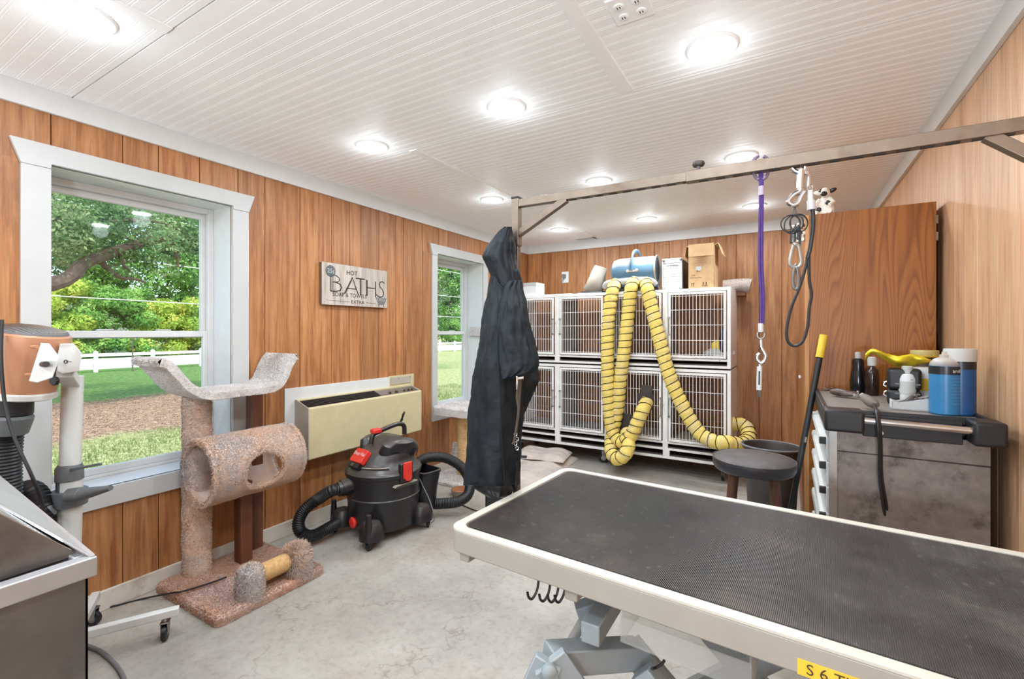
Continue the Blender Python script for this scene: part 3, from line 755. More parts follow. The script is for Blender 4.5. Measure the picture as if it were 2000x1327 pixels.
#@@PART3
# ================================================================== THE BIG THINGS
def rrect(x0, x1, y0, y1, r, n=5):
    out = []
    for cx, cy, a0 in ((x1-r, y0+r, -PI/2), (x1-r, y1-r, 0), (x0+r, y1-r, PI/2), (x0+r, y0+r, PI)):
        for k in range(n+1): a = a0+PI/2*k/n; out.append((cx+r*math.cos(a), cy+r*math.sin(a)))
    return out
def mat_rubber():
    m, nt, b = base_mat('ribbed_rubber')
    n = tex_noise(nt, 3.2, 7, .68); r = ramp(nt, n.outputs[0], [(.34, col('#332f2d')), (.52, col('#4a4542')), (.7, col('#6b645e'))])
    n2 = tex_noise(nt, 55, 3, .7); r2 = ramp(nt, n2.outputs[0], [(.62, (0, 0, 0, 1)), (.78, (.5, .5, .5, 1))])
    nt.links.new(mixc(nt, r2.outputs[0], r.outputs[0], col('#a59b92')), b.inputs['Base Color'])
    rr = ramp(nt, n.outputs[0], [(.35, (.38, .38, .38, 1)), (.65, (.62, .62, .62, 1))]); nt.links.new(rr.outputs[0], b.inputs['Roughness']); return m
M['mat_rubber'] = mat_rubber()

# ---- grooming table
TA = math.radians(-3.95); TL, TW, TZ = 1.185, .622, .86
gt = thing('grooming_table', 'grey grooming table with black ribbed rubber top in the foreground', 'table', (-.738, .925, 0), TA)
B = lambda b, n, m, **k: b.build(n, m, gt, world=False, **k)
out = rrect(0, TL, 0, TW, .035, 7); inn = rrect(.024, TL-.024, .024, TW-.024, .03, 7)
B(MB().prism(out, TZ-.058, TZ-.006), 'skirt', 'table_grey', bev=.003)
b = MB(); n = len(out)
b.add([(x, y, TZ-.006) for x, y in out]+[(x, y, TZ) for x, y in out]+[(x, y, TZ) for x, y in inn]+[(x, y, TZ-.006) for x, y in inn],
      [(i, (i+1) % n, n+(i+1) % n, n+i) for i in range(n)]+[(n+i, n+(i+1) % n, 2*n+(i+1) % n, 2*n+i) for i in range(n)]+[(2*n+i, 2*n+(i+1) % n, 3*n+(i+1) % n, 3*n+i) for i in range(n)])
B(b, 'top_rim', 'table_top_edge', bev=.0015)
rm = B(MB().prism(rrect(.026, TL-.026, .026, TW-.026, .03, 7), TZ-.006, TZ-.003), 'rubber_mat', 'mat_rubber')
b = MB(); x = .032; R = .03
while x < TL-.034:
    d = min(x-.028, TL-.028-x); ins = 0 if d > R else R-math.sqrt(max(0, R*R-(R-d)**2))
    y0, y1 = .030+ins, TW-.030-ins
    b.add([(x, y0, TZ-.003), (x, y1, TZ-.003), (x+.0006, y0, TZ-.0012), (x+.0006, y1, TZ-.0012), (x+.0015, y0, TZ-.0012), (x+.0015, y1, TZ-.0012), (x+.0021, y0, TZ-.003), (x+.0021, y1, TZ-.003)],
          [(0, 2, 3, 1), (2, 4, 5, 3), (4, 6, 7, 5)]); x += .0031
ro_ = b.build('rib', 'mat_rubber', rm, world=False, smooth=0, kind='stuff')
for x in (.028, .325, .83, 1.12):
    B(MB().box(x, x+.03, .012, TW-.012, TZ-.083, TZ-.058), 'cross_tube', 'table_grey', bev=.003)
# row of black hooks on a wire
for i, dx in enumerate((.0, .024, .04, .052)):
    x = .235+dx*1.1; y = .02+.008*i; z = TZ-.06
    B(MB().tube(smooth_path([(x, y+.03, z), (x+.005, y+.026, z-.02), (x+.004, y+.02, z-.045), (x-.001, y+.008, z-.060), (x-.007, y+.002, z-.056), (x-.009, y, z-.044)], 5), .003, 8), 'hook', 'black')
B(MB().tube([(.205, .05, TZ-.062), (.24, .055, TZ-.078), (.3, .06, TZ-.08), (.33, .06, TZ-.06)], .0014, 5), 'hook_wire', 'dull_metal')
# clear tray slung under the near edge
ti = pmat(gt).inverted()
x0, x1, y0, y1, z0, z1 = .45, .685, .012, .24, TZ-.128, TZ-.058
tr = B(MB().box(x0, x1, y0, y1, z0, z0+.004), 'tray', 'acrylic', bev=.001)
for a in ((x0, x0+.004, y0, y1), (x1-.004, x1, y0, y1), (x0, x1, y1-.004, y1), (x0, x1, y0, y0+.004)):
    zt = z1 if a[3]-a[2] > .1 or a[2] > .1 else z0+.05
    MB().box(*a, z0, zt).build('tray_wall', 'acrylic', tr, world=False, bev=.001)
MB().box(x0+.006, x1-.006, y1-.012, y1-.006, z0+.004, z1-.002).build('tray_back', plain('dusty_board', '#a08c80', .8, dirt='#7b675c'), tr, world=False)
# yellow sticker on the skirt
sk = B(MB().box(.752, .845, -.0012, 0, TZ-.057, TZ-.032), 'sticker', 'yellow')
text('S 6 TI', .024, lambda x, y, h: (.792+x, -.0014-h, TZ-.052+y), 'lettering', 'print', sk, world=False)
# scissor lift, blue-grey box sections
sc_ = 'blue_grey'
def bb(a, c, wx, wy, n='lift_arm', bev=.003): return MB().bar(a, c, wx, wy).build(n, sc_, gt, bev=bev)
bb(at(1152, 1240, D=1.0), at(1152, 1240, D=1.0)+Vector((.0, .26, .0)), .042, .045, 'lift_head')
bb(at(1128, 1200, D=1.16), at(1185, 1180, D=1.16), .04, .045, 'lift_head')
MB().cyl(at(1146, 1200, D=1.2), at(1112, 1262, D=1.1), .012, 14).build('piston_rod', 'pole_white', gt)
bb(at(1068, 1287, D=1.02), at(1245, 1276, D=1.1), .05, .055)
bb(at(1235, 1268, D=1.1), at(1390, 1452, D=1.12), .05, .06)
pv = at(1072, 1290, D=.98)
bb(pv, at(1180, 1445, D=1.0), .02, .075)
bb(pv, at(1000, 1445, D=1.0), .02, .06)
MB().lathe([(.014, 0), (.016, .004), (.0155, .012), (.008, .017), (.0001, .018)], (0, 0, 0), 16, Matrix.Translation(at(1072, 1307, D=.965)) @ (-FW).to_track_quat('Z', 'Y').to_matrix().to_4x4()).build('pivot_bolt', 'blue_grey', gt)
b0 = at(1180, 1560, D=1.05); wz = .06
for yy in (1.0, 1.45):
    MB().bar((-.62, yy, .05), (.35, yy-.04, .05), .06, .05).build('base_beam', sc_, gt, bev=.004)
for xx in (-.6, .33): MB().bar((xx, .9, .05), (xx, 1.5, .05), .06, .05).build('base_beam', sc_, gt, bev=.004)
MB().bar((-.5, 1.0, .08), (.05, 1.03, .6), .04, .06).bar((.28, 1.0, .08), (-.28, 1.03, .6), .04, .06).build('scissor', sc_, gt, bev=.003)
MB().bar((-.5, 1.4, .08), (.2, 1.36, .74), .04, .06).bar((.28, 1.4, .08), (-.4, 1.36, .74), .04, .06).build('scissor', sc_, gt, bev=.003)
MB().tube(smooth_path([at(1298, 1290, D=1.0), at(1292, 1298, D=1.0), at(1280, 1305, D=1.0), at(1273, 1307, D=.99)], 5), .003, 8).build('hose_end', 'black', gt)

# ---- overhead arm standing on the table
PX, PY = -.745, 1.283
ar = thing('overhead_bar_stand', 'steel overhead grooming arm clamped to the table end', 'grooming arm', (PX, PY, .80))
m4 = Matrix.Translation((PX, PY, 0))
MB().box(-.0095, .0095, -.0095, .0095, .80, 1.66, m4).build('post', 'arm_steel', ar, bev=.0015)
MB().box(-.0125, .0125, -.0125, .0125, 1.622, 1.772, m4).build('sleeve', 'arm_steel', ar, bev=.0015)
MB().box(-.0135, .0135, -.0135, .0135, 1.772, 1.778, m4).build('end_cap', 'black', ar, bev=.001)
x1, y1 = .475, 1.303; ba = Vector((PX+.012, PY, 1.756)); be = Vector((x1, y1, 1.756))
jx = Vector((-.22, PY+.009, 1.756))
MB().bar(ba, jx, .022, .024).build('inner_bar', 'arm_steel', ar, bev=.0015)
MB().bar(jx-Vector((.012, 0, 0)), be, .026, .028).build('outer_bar', 'arm_steel', ar, bev=.0015)
MB().bar(ba+Vector((.16, .002, -.008)), Vector((PX+.008, PY, 1.66)), .02, .02).build('brace', 'arm_steel', ar, bev=.0015)
MB().bar(be+Vector((-.13, 0, -.008)), Vector((x1-.006, y1, 1.64)), .022, .022).build('brace', 'arm_steel', ar, bev=.0015)
mr = Matrix.Translation((x1, y1, 0))
MB().box(-.0125, .0125, -.0125, .0125, 1.60, 1.772, mr).build('sleeve', 'arm_steel', ar, bev=.0015)
MB().box(-.0095, .0095, -.0095, .0095, .80, 1.62, mr).build('post', 'arm_steel', ar, bev=.0015)
sl = MB().box(-.0035, .0035, -.008, .008, 0, .0016)
n = 26
for k in range(n):
    q = ba.lerp(be, (k+3.5)/(n+4)); half = .0135 if q.x < jx.x else .0155
    MB().box(q.x-.011, q.x+.011, q.y-.0045, q.y+.0045, q.z-half-.0003, q.z-half+.003).build('slot', 'grille_dark', ar, smooth=0)
kp = at(1364, 320, Y=PY+.01); kp.z = 1.772
MB().cyl(kp, kp+Vector((0, 0, .012)), .005, 10).build('knob_stem', 'lead', ar)
MB().lathe([(.0001, 0), (.014, .0), (.016, .004), (.014, .011), (.0001, .012)], kp+Vector((0, 0, .010)), 7).build('knob', 'bin_dark', ar, smooth=0)
MB().box(PX-.03, PX+.03, PY-.03, PY+.03, .79, .83).box(PX-.012, PX+.055, PY-.02, PY+.02, .76, .795).build('clamp', 'table_grey', ar, bev=.004)

# ---- black hooded jacket hung over the arm post
jk = thing('hooded_jacket', 'long black hooded work jacket hanging from the steel arm post', 'jacket', (PX-.03, PY-.1, .83))
def jac(rows, D, hd, nu=72, nv=70, folds=5, amp=.006, ph=0, nose=0):
    rows = [tuple(r) for r in rows]; ys = [r[0] for r in rows]
    def f(u, v):
        py = ys[0]+(ys[-1]-ys[0])*v
        L = float(np.interp(py, ys, [r[1] for r in rows])); R_ = float(np.interp(py, ys, [r[2] for r in rows]))
        a = 2*PI*u; cx = (L+R_)/2; hw = (R_-L)/2
        k = amp*(.1+1.1*v); s = math.sin
        q = Vector((cx*.01, py*.008, a*1.3+ph))
        nn = noise.noise(q*3)*.5+noise.noise(q*8)*.25
        fold = s(a*folds+ph+v*2.2+1.5*noise.noise(Vector((v*3, ph, u*2))))*k+nn*.013
        x = cx+hw*math.copysign(abs(math.cos(a))**.8, math.cos(a)); d = D-(hd*(.35+.65*min(1, v*3+.25)))*s(a)
        p = at(x, py, D=d)
        rad = (p-at(cx, py, D=D)); rad.z = 0
        if rad.length > 1e-6: p += rad.normalized()*fold
        return p
    b = MB(); b.grid(f, nu, nv, True)
    n0 = len(b.v)-nu*nv
    b.f.append(tuple(n0+i*nv for i in range(nu))); b.f.append(tuple(n0+i*nv+nv-1 for i in range(nu))[::-1]); b.mi += [0, 0]
    return b
D0 = 1.43
body = [(526, 962, 1013), (545, 958, 1016), (575, 953, 1018), (600, 949, 1021), (640, 941, 1024), (680, 936, 1025), (720, 930, 1024), (760, 925, 1021), (800, 920, 1018), (860, 918, 1013), (910, 914, 1010), (948, 912, 1008)]
jac(body, D0, .085, folds=4, amp=.009).build('body', 'jacket', jk, smooth=80)
hood = [(443, 986, 999), (450, 976, 1001), (462, 966, 1003), (478, 956, 1005), (490, 949, 1006), (500, 943, 1007), (512, 949, 1008), (526, 955, 1010), (545, 962, 1013), (562, 968, 1014)]
jac(hood, D0-.005, .06, nv=46, folds=3, amp=.005, ph=2).build('hood', 'jacket', jk, smooth=80)
slv = [(548, 996, 1019), (562, 986, 1022), (600, 977, 1029), (640, 974, 1037), (680, 973, 1046), (705, 975, 1051), (716, 978, 1050), (728, 980, 1036), (740, 981, 1002)]
jac(slv, D0-.085, .04, folds=3, amp=.005, ph=5).build('sleeve', 'jacket', jk, smooth=80)
bk_ = [(690, 1000, 1043), (720, 1000, 1049), (745, 1003, 1051), (765, 1004, 1042), (790, 1005, 1030), (810, 1006, 1020), (850, 1004, 1013), (950, 1000, 1009)]
jac(bk_, D0+.03, .05, folds=3, amp=.006, ph=8).build('rear_panel', 'jacket', jk, smooth=80)
inn_ = [(935, 925, 1004), (955, 930, 1002), (966, 945, 998), (972, 955, 990)]
jac(inn_, D0+.02, .05, nv=16, folds=3, amp=.004, ph=11).build('lining', 'black', jk, smooth=80)
zp = smooth_path([at(968, 560, D=D0-.075), at(973, 600, D=D0-.09), at(972, 680, D=D0-.10), at(976, 760, D=D0-.108), at(980, 860, D=D0-.108), at(986, 940, D=D0-.10)], 8)
MB().tube(zp, .0016, 6).build('zip', 'jacket', jk)
# cord seam round the neck
MB().tube(smooth_path([at(968, 548, D=D0-.05), at(985, 566, D=D0-.075), at(1003, 556, D=D0-.05), at(1014, 548, D=D0-.01)], 6), .003, 6).build('neck_seam', 'jacket', jk)
# buckled strap hanging beside the jacket
bs = thing('buckled_strap', 'frayed strap with silver buckle hanging beside the black jacket', 'strap', at(1012, 830, D=1.30))
b = MB(); DD = 1.30
for off in (0, .012): b.tube(smooth_path([at(1014+off*300, 742, D=DD+off), at(1010+off*400, 775, D=DD+off), at(1013, 800, D=DD+off), at(1009, 835, D=DD), at(1004, 862, D=DD), at(1001, 868, D=DD)], 6), .006, 8, sq=.4)
b.build('webbing', plain('webbing', '#5a544c', .8, var=.3), bs)
MB().bar(at(1008, 740, D=DD), at(1023, 738, D=DD), .012, .008).bar(at(1010, 735, D=DD-.005), at(1010, 762, D=DD-.005), .006, .006).build('buckle', 'chrome', bs, bev=.002)
for k in range(4): MB().tube([at(1007+(k % 2)*3, 850+k*9, D=DD)+Vector((.004*math.cos(a), .002*math.sin(a*2), .006*math.sin(a))) for a in [i*PI/5 for i in range(10)]], .0013, 6, closed=True).build('chain_link', 'chrome', bs)
# black ribbed case on the floor behind the table corner
p = at(967, 1010, Z=0); bc = thing('black_case', 'black ribbed plastic case on the floor under the jacket hem', 'case', p)
R3 = Matrix.Translation(p) @ Matrix.Rotation(.4, 4, 'Z')
MB().box(-.065, .065, -.06, .06, 0, .36, R3).build('shell', 'black', bc, bev=.02, seg=3)
for k in range(5): MB().box(-.05, .05, -.066, -.058, .06+k*.055, .085+k*.055, R3).build('rib', 'black', bc, bev=.003)

# ---- left: stainless tub corner
tb = thing('grooming_tub', 'stained stainless steel washing tub at the lower left', 'tub', (-1.7, 0, 0))
cxr, cyr, zr = -1.235, .392, .885   # outer top corner of the rim
tx0, ty0 = -2.35, -.75
def ring(x0, x1, y0, y1, z): return [(x0, y0, z), (x1, y0, z), (x1, y1, z), (x0, y1, z)]
# front panel and lower body
MB().box(tx0+.01, cxr-.012, ty0, cyr-.012, .06, zr-.03).build('apron_panel', 'steel', tb, bev=.003) if False else None
b = MB()
b.box(cxr-.016, cxr-.012, ty0, cyr-.012, .05, zr-.03); b.box(tx0, cxr-.012, cyr-.016, cyr-.012, .05, zr-.03); b.build('side_panel', 'steel', tb)
MB().box(cxr-.03, cxr, ty0, cyr, zr-.042, zr-.002).build('front_rim', 'steel_bright', tb, bev=.003)
MB().box(tx0, cxr-.03, cyr-.03, cyr, zr-.042, zr-.002).build('end_rim', 'steel_bright', tb, bev=.003)
# inner bowl: bright splash flange rising away from the corner, dark well below
f0 = [(cxr-.03, cyr-.03, zr), (cxr-.05, cyr-.075, zr-.01)]
hx = -1.95
ex = lambda a, c, k: c+(c-a)*k
A0 = Vector((cxr-.004, cyr-.004, zr+.001)); A1 = at(0, 931, Y=cyr-.004); A1 = A0+(A1-A0)*1.2
B0 = at(176, 1087, Z=zr-.001); B1 = at(0, 988, Y=cyr-.10); B1 = B0+(B1-B0)*1.6
MB().add([A0, A1, B1, B0], [(0, 1, 2, 3)]).build('splash_panel', 'steel_bright', tb, solid=.003, smooth=0)
C0 = at(152, 1083, Z=zr-.006); C1 = at(0, 1006, Y=cyr-.125); C1 = C0+(C1-C0)*1.7
MB().add([B0, B1, C1, C0], [(0, 1, 2, 3)]).build('splash_lip', 'chrome', tb, solid=.004, smooth=0)
b = MB()
b.add([C0, C1, (C1.x+.03, cyr-.26, .5), (cxr-.16, cyr-.2, .5), (cxr-.03, ty0, zr-.02), (cxr-.16, ty0, .5), (tx0+.05, ty0, .5)],
      [(0, 1, 2, 3), (0, 3, 5, 4), (3, 2, 6, 5)])
b.build('basin', 'steel', tb, solid=.003, smooth=0)
MB().cyl((cxr-.038, cyr-.075, zr-.012), (cxr-.038, cyr-.075, zr-.008), .0035, 10).build('screw', 'lead', tb)
MB().box(cxr-.044, cxr-.028, ty0, .2, zr-.004, zr+.006).build('rim_clip', 'steel_bright', tb, bev=.002)
for x, y in ((tx0+.05, ty0+.05), (cxr-.06, ty0+.05), (tx0+.05, cyr-.06), (cxr-.06, cyr-.06)): MB().box(x-.02, x+.02, y-.02, y+.02, 0, .06).build('leg', 'steel', tb)

# ---- stand dryer by the window
HB = FW*1.88+RT*(-1.775)
sd = thing('stand_dryer', 'peach stand dryer on a white wheeled pole before the big window', 'dryer', (HB.x, HB.y, 0))
hz = .115
ends = [at(345, 1195, Z=hz), at(208, 1175, Z=hz)]; ends[1] = Vector((-2.80, .93, hz))
c0 = Vector((HB.x, HB.y, hz))
cast = [at(325, 1228, Z=.04)]
leg_pts = [at(352, 1183, Z=hz), Vector((-2.79, .88, hz)), c0+Vector((-.22, -.26, 0)), c0+Vector((.18, -.3, 0))]
leg_pts[0] = at(350, 1192, Z=hz)
def caster(b_parent, p, r=.028, mat='black', fork='zinc', rot=0, wheel_c='lead'):
    R4 = Matrix.Translation(p) @ Matrix.Rotation(rot, 4, 'Z')
    a = MB().tube([R4 @ Vector((-.009, 0, r)), R4 @ Vector((.009, 0, r))], r, 20)
    wh = a.build('caster_wheel', mat, b_parent, bev=.002)
    MB().tube([R4 @ Vector((-.0105, 0, r)), R4 @ Vector((.0105, 0, r))], r*.5, 14).build('wheel_hub', wheel_c, wh)
    f = MB()
    for s in (-1, 1): f.prism([(-.012, r*.75), (.012, r*.75), (.018, r*2.35), (-.018, r*2.35)], s*.0125-.0015, s*.0125+.0015, R4 @ Matrix(((0, 0, 1, 0), (1, 0, 0, 0), (0, 1, 0, 0), (0, 0, 0, 1))))
    f.box(-.016, .016, -.02, .02, r*2.35, r*2.5, R4).cyl(R4 @ Vector((0, 0, r*2.4)), R4 @ Vector((0, 0, r*3)), .008, 10)
    f.build('caster_fork', fork, b_parent, bev=.001)
    br = MB().prism([(.014, r*1.9), (.05, r*2.1), (.055, r*2.35), (.016, r*2.4)], -.01, .01, R4 @ Matrix(((0, 0, 1, 0), (1, 0, 0, 0), (0, 1, 0, 0), (0, 0, 0, 1)))).build('brake_lever', fork, b_parent, bev=.002)
for i, q in enumerate(leg_pts):
    MB().bar(c0, q, .034, .034).build('base_leg', 'pole_white', sd, bev=.004)
    d = (c0-q).normalized(); cp = q+d*.05; cp.z = 0
    caster(sd, cp, .033, rot=[.9, 2.2, .3, 1.2][i])
# pole in two stages
def pp(px, py): return at(px, py, D=1.86)
def pole_at(z, o=0):
    return Vector((HB.x, HB.y, z))+RT*((1.15-z)*-.028+o)
MB().tube([pole_at(.10), pole_at(.78)], .041, 24).build('lower_pole', 'pole_white', sd)
MB().tube([pole_at(.70), pole_at(1.17)], .034, 24).build('upper_pole', 'pole_white', sd)
MB().lathe([(.041, 0), (.041, .05), (.045, .052), (.044, .1), (.036, .115)], pole_at(.70), 24).build('collar', 'nozzle', sd)
MB().bar(pole_at(.80)+RT*.03-FW*.03, pole_at(.83)+RT*.17-FW*.05, .008, .01).build('clamp_lever', 'nozzle', sd, bev=.002)
MB().lathe([(.045, -.03), (.056, -.028), (.056, .025), (.06, .027), (.06, .035), (.045, .035)], pole_at(.69), 24).build('tool_ring', 'nozzle', sd, cap=False) if False else None
MB().lathe([(.043, -.03), (.057, -.03), (.058, .03), (.043, .032)], pole_at(.68), 28).build('tool_ring', 'nozzle', sd)
q = pole_at(.68)
nz = [q+RT*.05-FW*.06+Vector((0, 0, .03)), q+RT*.09-FW*.05+Vector((0, 0, .03)), q+RT*.1-FW*.05+Vector((0, 0, .03)), q+RT*.21-FW*.05+Vector((0, 0, .055))]
MB().tube(nz, [.03, .034, .03, .013], 18, sq=.8).build('cone_nozzle', 'nozzle', sd)
MB().tube(smooth_path([q+RT*.0-FW*.07+Vector((0, 0, -.01)), q+RT*.02-FW*.10+Vector((0, 0, .0)), q+RT*.035-FW*.09+Vector((0, 0, -.03))], 5), .008, 8, sq=.4).build('hook', 'nozzle', sd)
# flexible tool hose parked on the pole
hp = smooth_path([q+RT*-.125-FW*.05+Vector((0, 0, .04)), q+RT*-.085-FW*.06+Vector((0, 0, .03)), q+RT*-.05-FW*.07+Vector((0, 0, -.02)), q+RT*-.045-FW*.07+Vector((0, 0, -.12)), q+RT*-.05-FW*.06+Vector((0, 0, -.3))], 8)
hb = MB(); ribbed(hb, hp, .046, .012, .05, 20); hb.build('tool_hose', 'black', sd, smooth=20)
# housing
DH = 1.72
hc_t = at(58, 648, D=DH); hc_b = at(37, 770, D=DH)
ax = (hc_t-hc_b).normalized(); rtd = RT
Hm = Matrix.Translation(hc_b) @ ax.to_track_quat('Z', 'Y').to_matrix().to_4x4()
LH = (hc_t-hc_b).length
MB().lathe([(.001, -.006), (.085, -.004), (.098, .010), (.103, .05), (.112, LH*.6), (.118, LH-.03), (.116, LH-.008), (.105, LH), (.001, LH)], (0, 0, 0), 40, Hm, cap=False).build('housing', 'peach', sd)
MB().lathe([(.094, -.010), (.106, -.004), (.106, .012), (.1, .018)], (0, 0, 0), 40, Hm).build('housing_rim', 'pole_white', sd)
g = MB().lathe([(.108, LH-.002), (.106, LH+.006), (.06, LH+.018), (.001, LH+.021)], (0, 0, 0), 40, Hm, cap=False).build('intake_cover', 'lead', sd)
for k in range(-7, 8):
    wv = math.sqrt(max(0, .1**2-(k*.013)**2))
    MB().tube([Hm @ Vector((k*.013, t_*wv, LH+.008+.016*(1-(k*.013/.1)**2-(t_*wv/.1)**2))) for t_ in (-1, -.5, 0, .5, 1)], .0028, 5).build('grille_bar', 'zinc', g)
text('Edemco', .03, lambda x, y, h: at(19+y*300, 660+x*-300+18, D=DH-.13), 'lettering', 'ink', sd) if False else None
for u, v in ((62, 678), (52, 732)): MB().cyl(at(u, v, D=DH-.09), at(u+12, v, D=DH-.12), .006, 10).build('fin', 'peach', sd)
# white bracket plates
def plate(poly, D, th, name):
    b = MB(); P = [at(u, v, D=D) for u, v in poly]; Q = [at(u, v, D=D+th) for u, v in poly]; n = len(poly)
    b.add(P+Q, [tuple(range(n)), tuple(range(n, 2*n))[::-1]]+[(i, n+i, n+(i+1) % n, (i+1) % n) for i in range(n)])
    return b.build(name, 'pole_white', sd, bev=.002)
plate([(80, 670), (96, 671), (116, 697), (113, 710), (103, 738), (73, 748), (56, 745)], DH-.13, .006, 'bracket_plate')
pl = plate([(117, 672), (143, 671), (160, 690), (155, 725), (122, 731), (112, 726), (111, 700)], DH-.04, .09, 'bracket_box')
text('Oster', .011, lambda x, y, h: at(135+x*420, 708-y*420, D=DH-.042), 'logo', 'ink', pl)
MB().tube([at(128+3.2*math.cos(a), 707+3.2*math.sin(a), D=DH-.042) for a in [k*PI/6 for k in range(12)]], .0012, 5, closed=True).build('logo_ring', 'ink', pl)
MB().cyl(at(84, 712, D=DH-.132), at(90, 712, D=DH-.155), .010, 12).build('pivot_bolt', 'bin_dark', sd)
kn = at(110, 744, D=DH-.03); MB().lathe([(.001, 0), (.014, 0), (.018, .005), (.014, .014), (.001, .014)], (0, 0, 0), 7, Matrix.Translation(kn) @ (-FW).to_track_quat('Z', 'Y').to_matrix().to_4x4()).build('star_knob', 'black', sd, smooth=0)
MB().bar(at(127, 728, D=DH+.02), pole_at(1.14), .05, .04).build('pole_head', 'pole_white', sd, bev=.004)
# outlet hose below the housing
MB().lathe([(.055, -.06), (.062, -.055), (.058, -.012), (.06, .0)], (0, 0, 0), 24, Hm @ Matrix.Translation((-.02, 0, -.01))).build('outlet_collar', 'black', sd)
MB().lathe([(.058, -.13), (.064, -.09), (.066, -.07), (.06, -.06)], (0, 0, 0), 24, Hm @ Matrix.Translation((-.02, 0, -.01))).build('outlet_coupling', 'nozzle', sd)
s0 = at(20, 812, D=DH); hb = MB(); ribbed(hb, smooth_path([at(24, 800, D=DH), at(13, 840, D=DH), at(8, 890, D=DH), at(8, 960, D=DH), at(12, 1050, D=DH)], 10), .048, .013, .05, 20); hb.build('blower_hose', 'black', sd, smooth=20)
cd = smooth_path([at(4, 625, D=DH-.12), at(2, 700, D=DH-.13), at(10, 790, D=DH-.13), at(30, 860, D=DH-.13), at(60, 925, D=DH-.12), at(80, 975, D=DH-.1), at(86, 1010, D=DH-.05), at(95, 1100, D=DH)], 8)
MB().tube(cd, .0055, 8).build('power_cord', 'black', sd)
#@@PART4
# ================================================================== RIGHT SIDE
# ---- tall wooden cabinet
cx0, cx1, cy0, cy1, cz = .075, .60, 2.91, 4.35, 1.965
cb = thing('tall_cabinet', 'tall oak-grained wooden cabinet against the right wall', 'cabinet', ((cx0+cx1)/2, (cy0+cy1)/2, 0))
MB().box(cx0+.02, cx1, cy0, cy0+.02, 0, cz).build('side_panel', 'cabinet_wood', cb, bev=.002)
MB().box(cx0+.02, cx1, cy1-.02, cy1, 0, cz).build('side_panel', 'cabinet_wood', cb, bev=.002)
MB().box(cx0+.02, cx1, cy0+.02, cy1-.02, cz-.02, cz).build('top_panel', 'cabinet_wood', cb, bev=.002)
MB().box(cx1-.01, cx1, cy0+.02, cy1-.02, 0, cz-.02).build('back_panel', 'cabinet_wood', cb)
MB().box(cx0+.018, cx0+.03, cy0+.02, cy1-.02, 0, .1).build('plinth', 'cabinet_wood', cb)
light_edge = wood('edge_wood', ('#a87444', '#c28c58', '#cf9b66'), rnd=False, knots=False)
MB().box(cx0, cx0+.02, cy0, cy0+.05, 0, cz).build('face_frame', light_edge, cb, bev=.002)
for i in range(2):
    y0 = cy0+.055+i*.65
    d = MB().box(cx0-.002, cx0+.016, y0, y0+.64, .1, cz-.02).build('door', 'cabinet_wood', cb, bev=.003)
    MB().ball((cx0-.010, y0+(.6 if i == 0 else .05), 1.05), .008, 12).build('knob', 'white', d)
for z in (1.88, 1.80):
    MB().box(cx1-.002, cx1+.006, cy0-.003, cy0+.003, z-.02, z+.02).build('hinge', 'arm_steel', cb)
# ---- rolling tool chest
tc = thing('tool_chest', 'stainless rolling tool chest with black top tray by the right wall', 'tool chest', (.35, 2.5, 0))
hx0, hx1, hy0, hy1, hz1 = .128, .575, 2.13, 2.88, .985
MB().box(hx0+.012, hx1, hy0, hy0+.006, .1, hz1-.085).build('side_panel', 'chest_side', tc, bev=.002)
MB().box(hx0+.012, hx1, hy0-.002, hy0+.004, hz1-.082, hz1).build('side_strip', 'chest_side', tc, bev=.002)
MB().box(hx0+.004, hx0+.03, hy0-.004, hy0+.004, .1, hz1).build('corner_post', 'zinc', tc, bev=.001)
MB().box(hx0+.02, hx1, hy0+.006, hy1, .1, hz1-.01).build('case', 'bin_dark', tc)
for x in (hx0+.06, hx1-.06):
    for y in (hy0+.06, hy1-.06):
        MB().cyl((x-.018, y, .05), (x+.018, y, .05), .05, 18).build('caster', 'black', tc, bev=.004)
zs = [.12, .30, .44, .56, .66, .76, .855, .95]
for z0, z1 in zip(zs, zs[1:]):
    d = MB().box(hx0-.004, hx0+.02, hy0+.012, hy1-.012, z0+.005, z1-.005).build('drawer', 'trim_white', tc, bev=.002)
    MB().prism([(hx0-.004, z1-.008), (hx0-.022, z1-.012), (hx0-.026, z1-.028), (hx0-.018, z1-.030), (hx0-.004, z1-.020)], hy0+.03, hy1-.03, plane='xz').build('drawer_pull', 'pole_white', d)
    MB().box(hx0-.026, hx0-.002, hy0+.016, hy0+.031, z1-.032, z1-.006).build('pull_cap', 'black', d, bev=.002)
# black moulded top tray and its two handle caps
MB().box(hx0-.012, hx1+.01, hy0+.02, hy1+.02, hz1, 1.035).build('top_body', 'black', tc, bev=.008)
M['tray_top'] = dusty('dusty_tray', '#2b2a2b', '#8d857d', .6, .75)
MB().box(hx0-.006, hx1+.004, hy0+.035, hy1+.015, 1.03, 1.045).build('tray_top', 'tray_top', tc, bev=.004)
b = MB()
for a in ((hx0-.012, hx0+.004, hy0+.02, hy1+.02), (hx1-.004, hx1+.012, hy0+.02, hy1+.02), (hx0-.012, hx1+.012, hy0+.014, hy0+.036)): b.box(*a, 1.03, 1.056)
b.build('tray_lip', 'black', tc, bev=.003)
MB().box(hx0-.014, hx0+.105, hy0-.075, hy0+.03, .985, 1.064).build('handle_cap', 'black', tc, bev=.01, seg=3)
MB().box(hx1-.06, hx1+.022, hy0-.075, hy0+.03, .978, 1.058).build('handle_cap', 'black', tc, bev=.01, seg=3)
MB().cyl((hx0+.09, hy0-.045, 1.030), (hx1-.05, hy0-.05, 1.024), .0125, 20).build('push_handle', 'chrome', tc)
MB().box(hx0+.105, hx1-.07, hy0-.012, hy0+.03, .968, 1.045).build('front_band', 'black', tc, bev=.003)
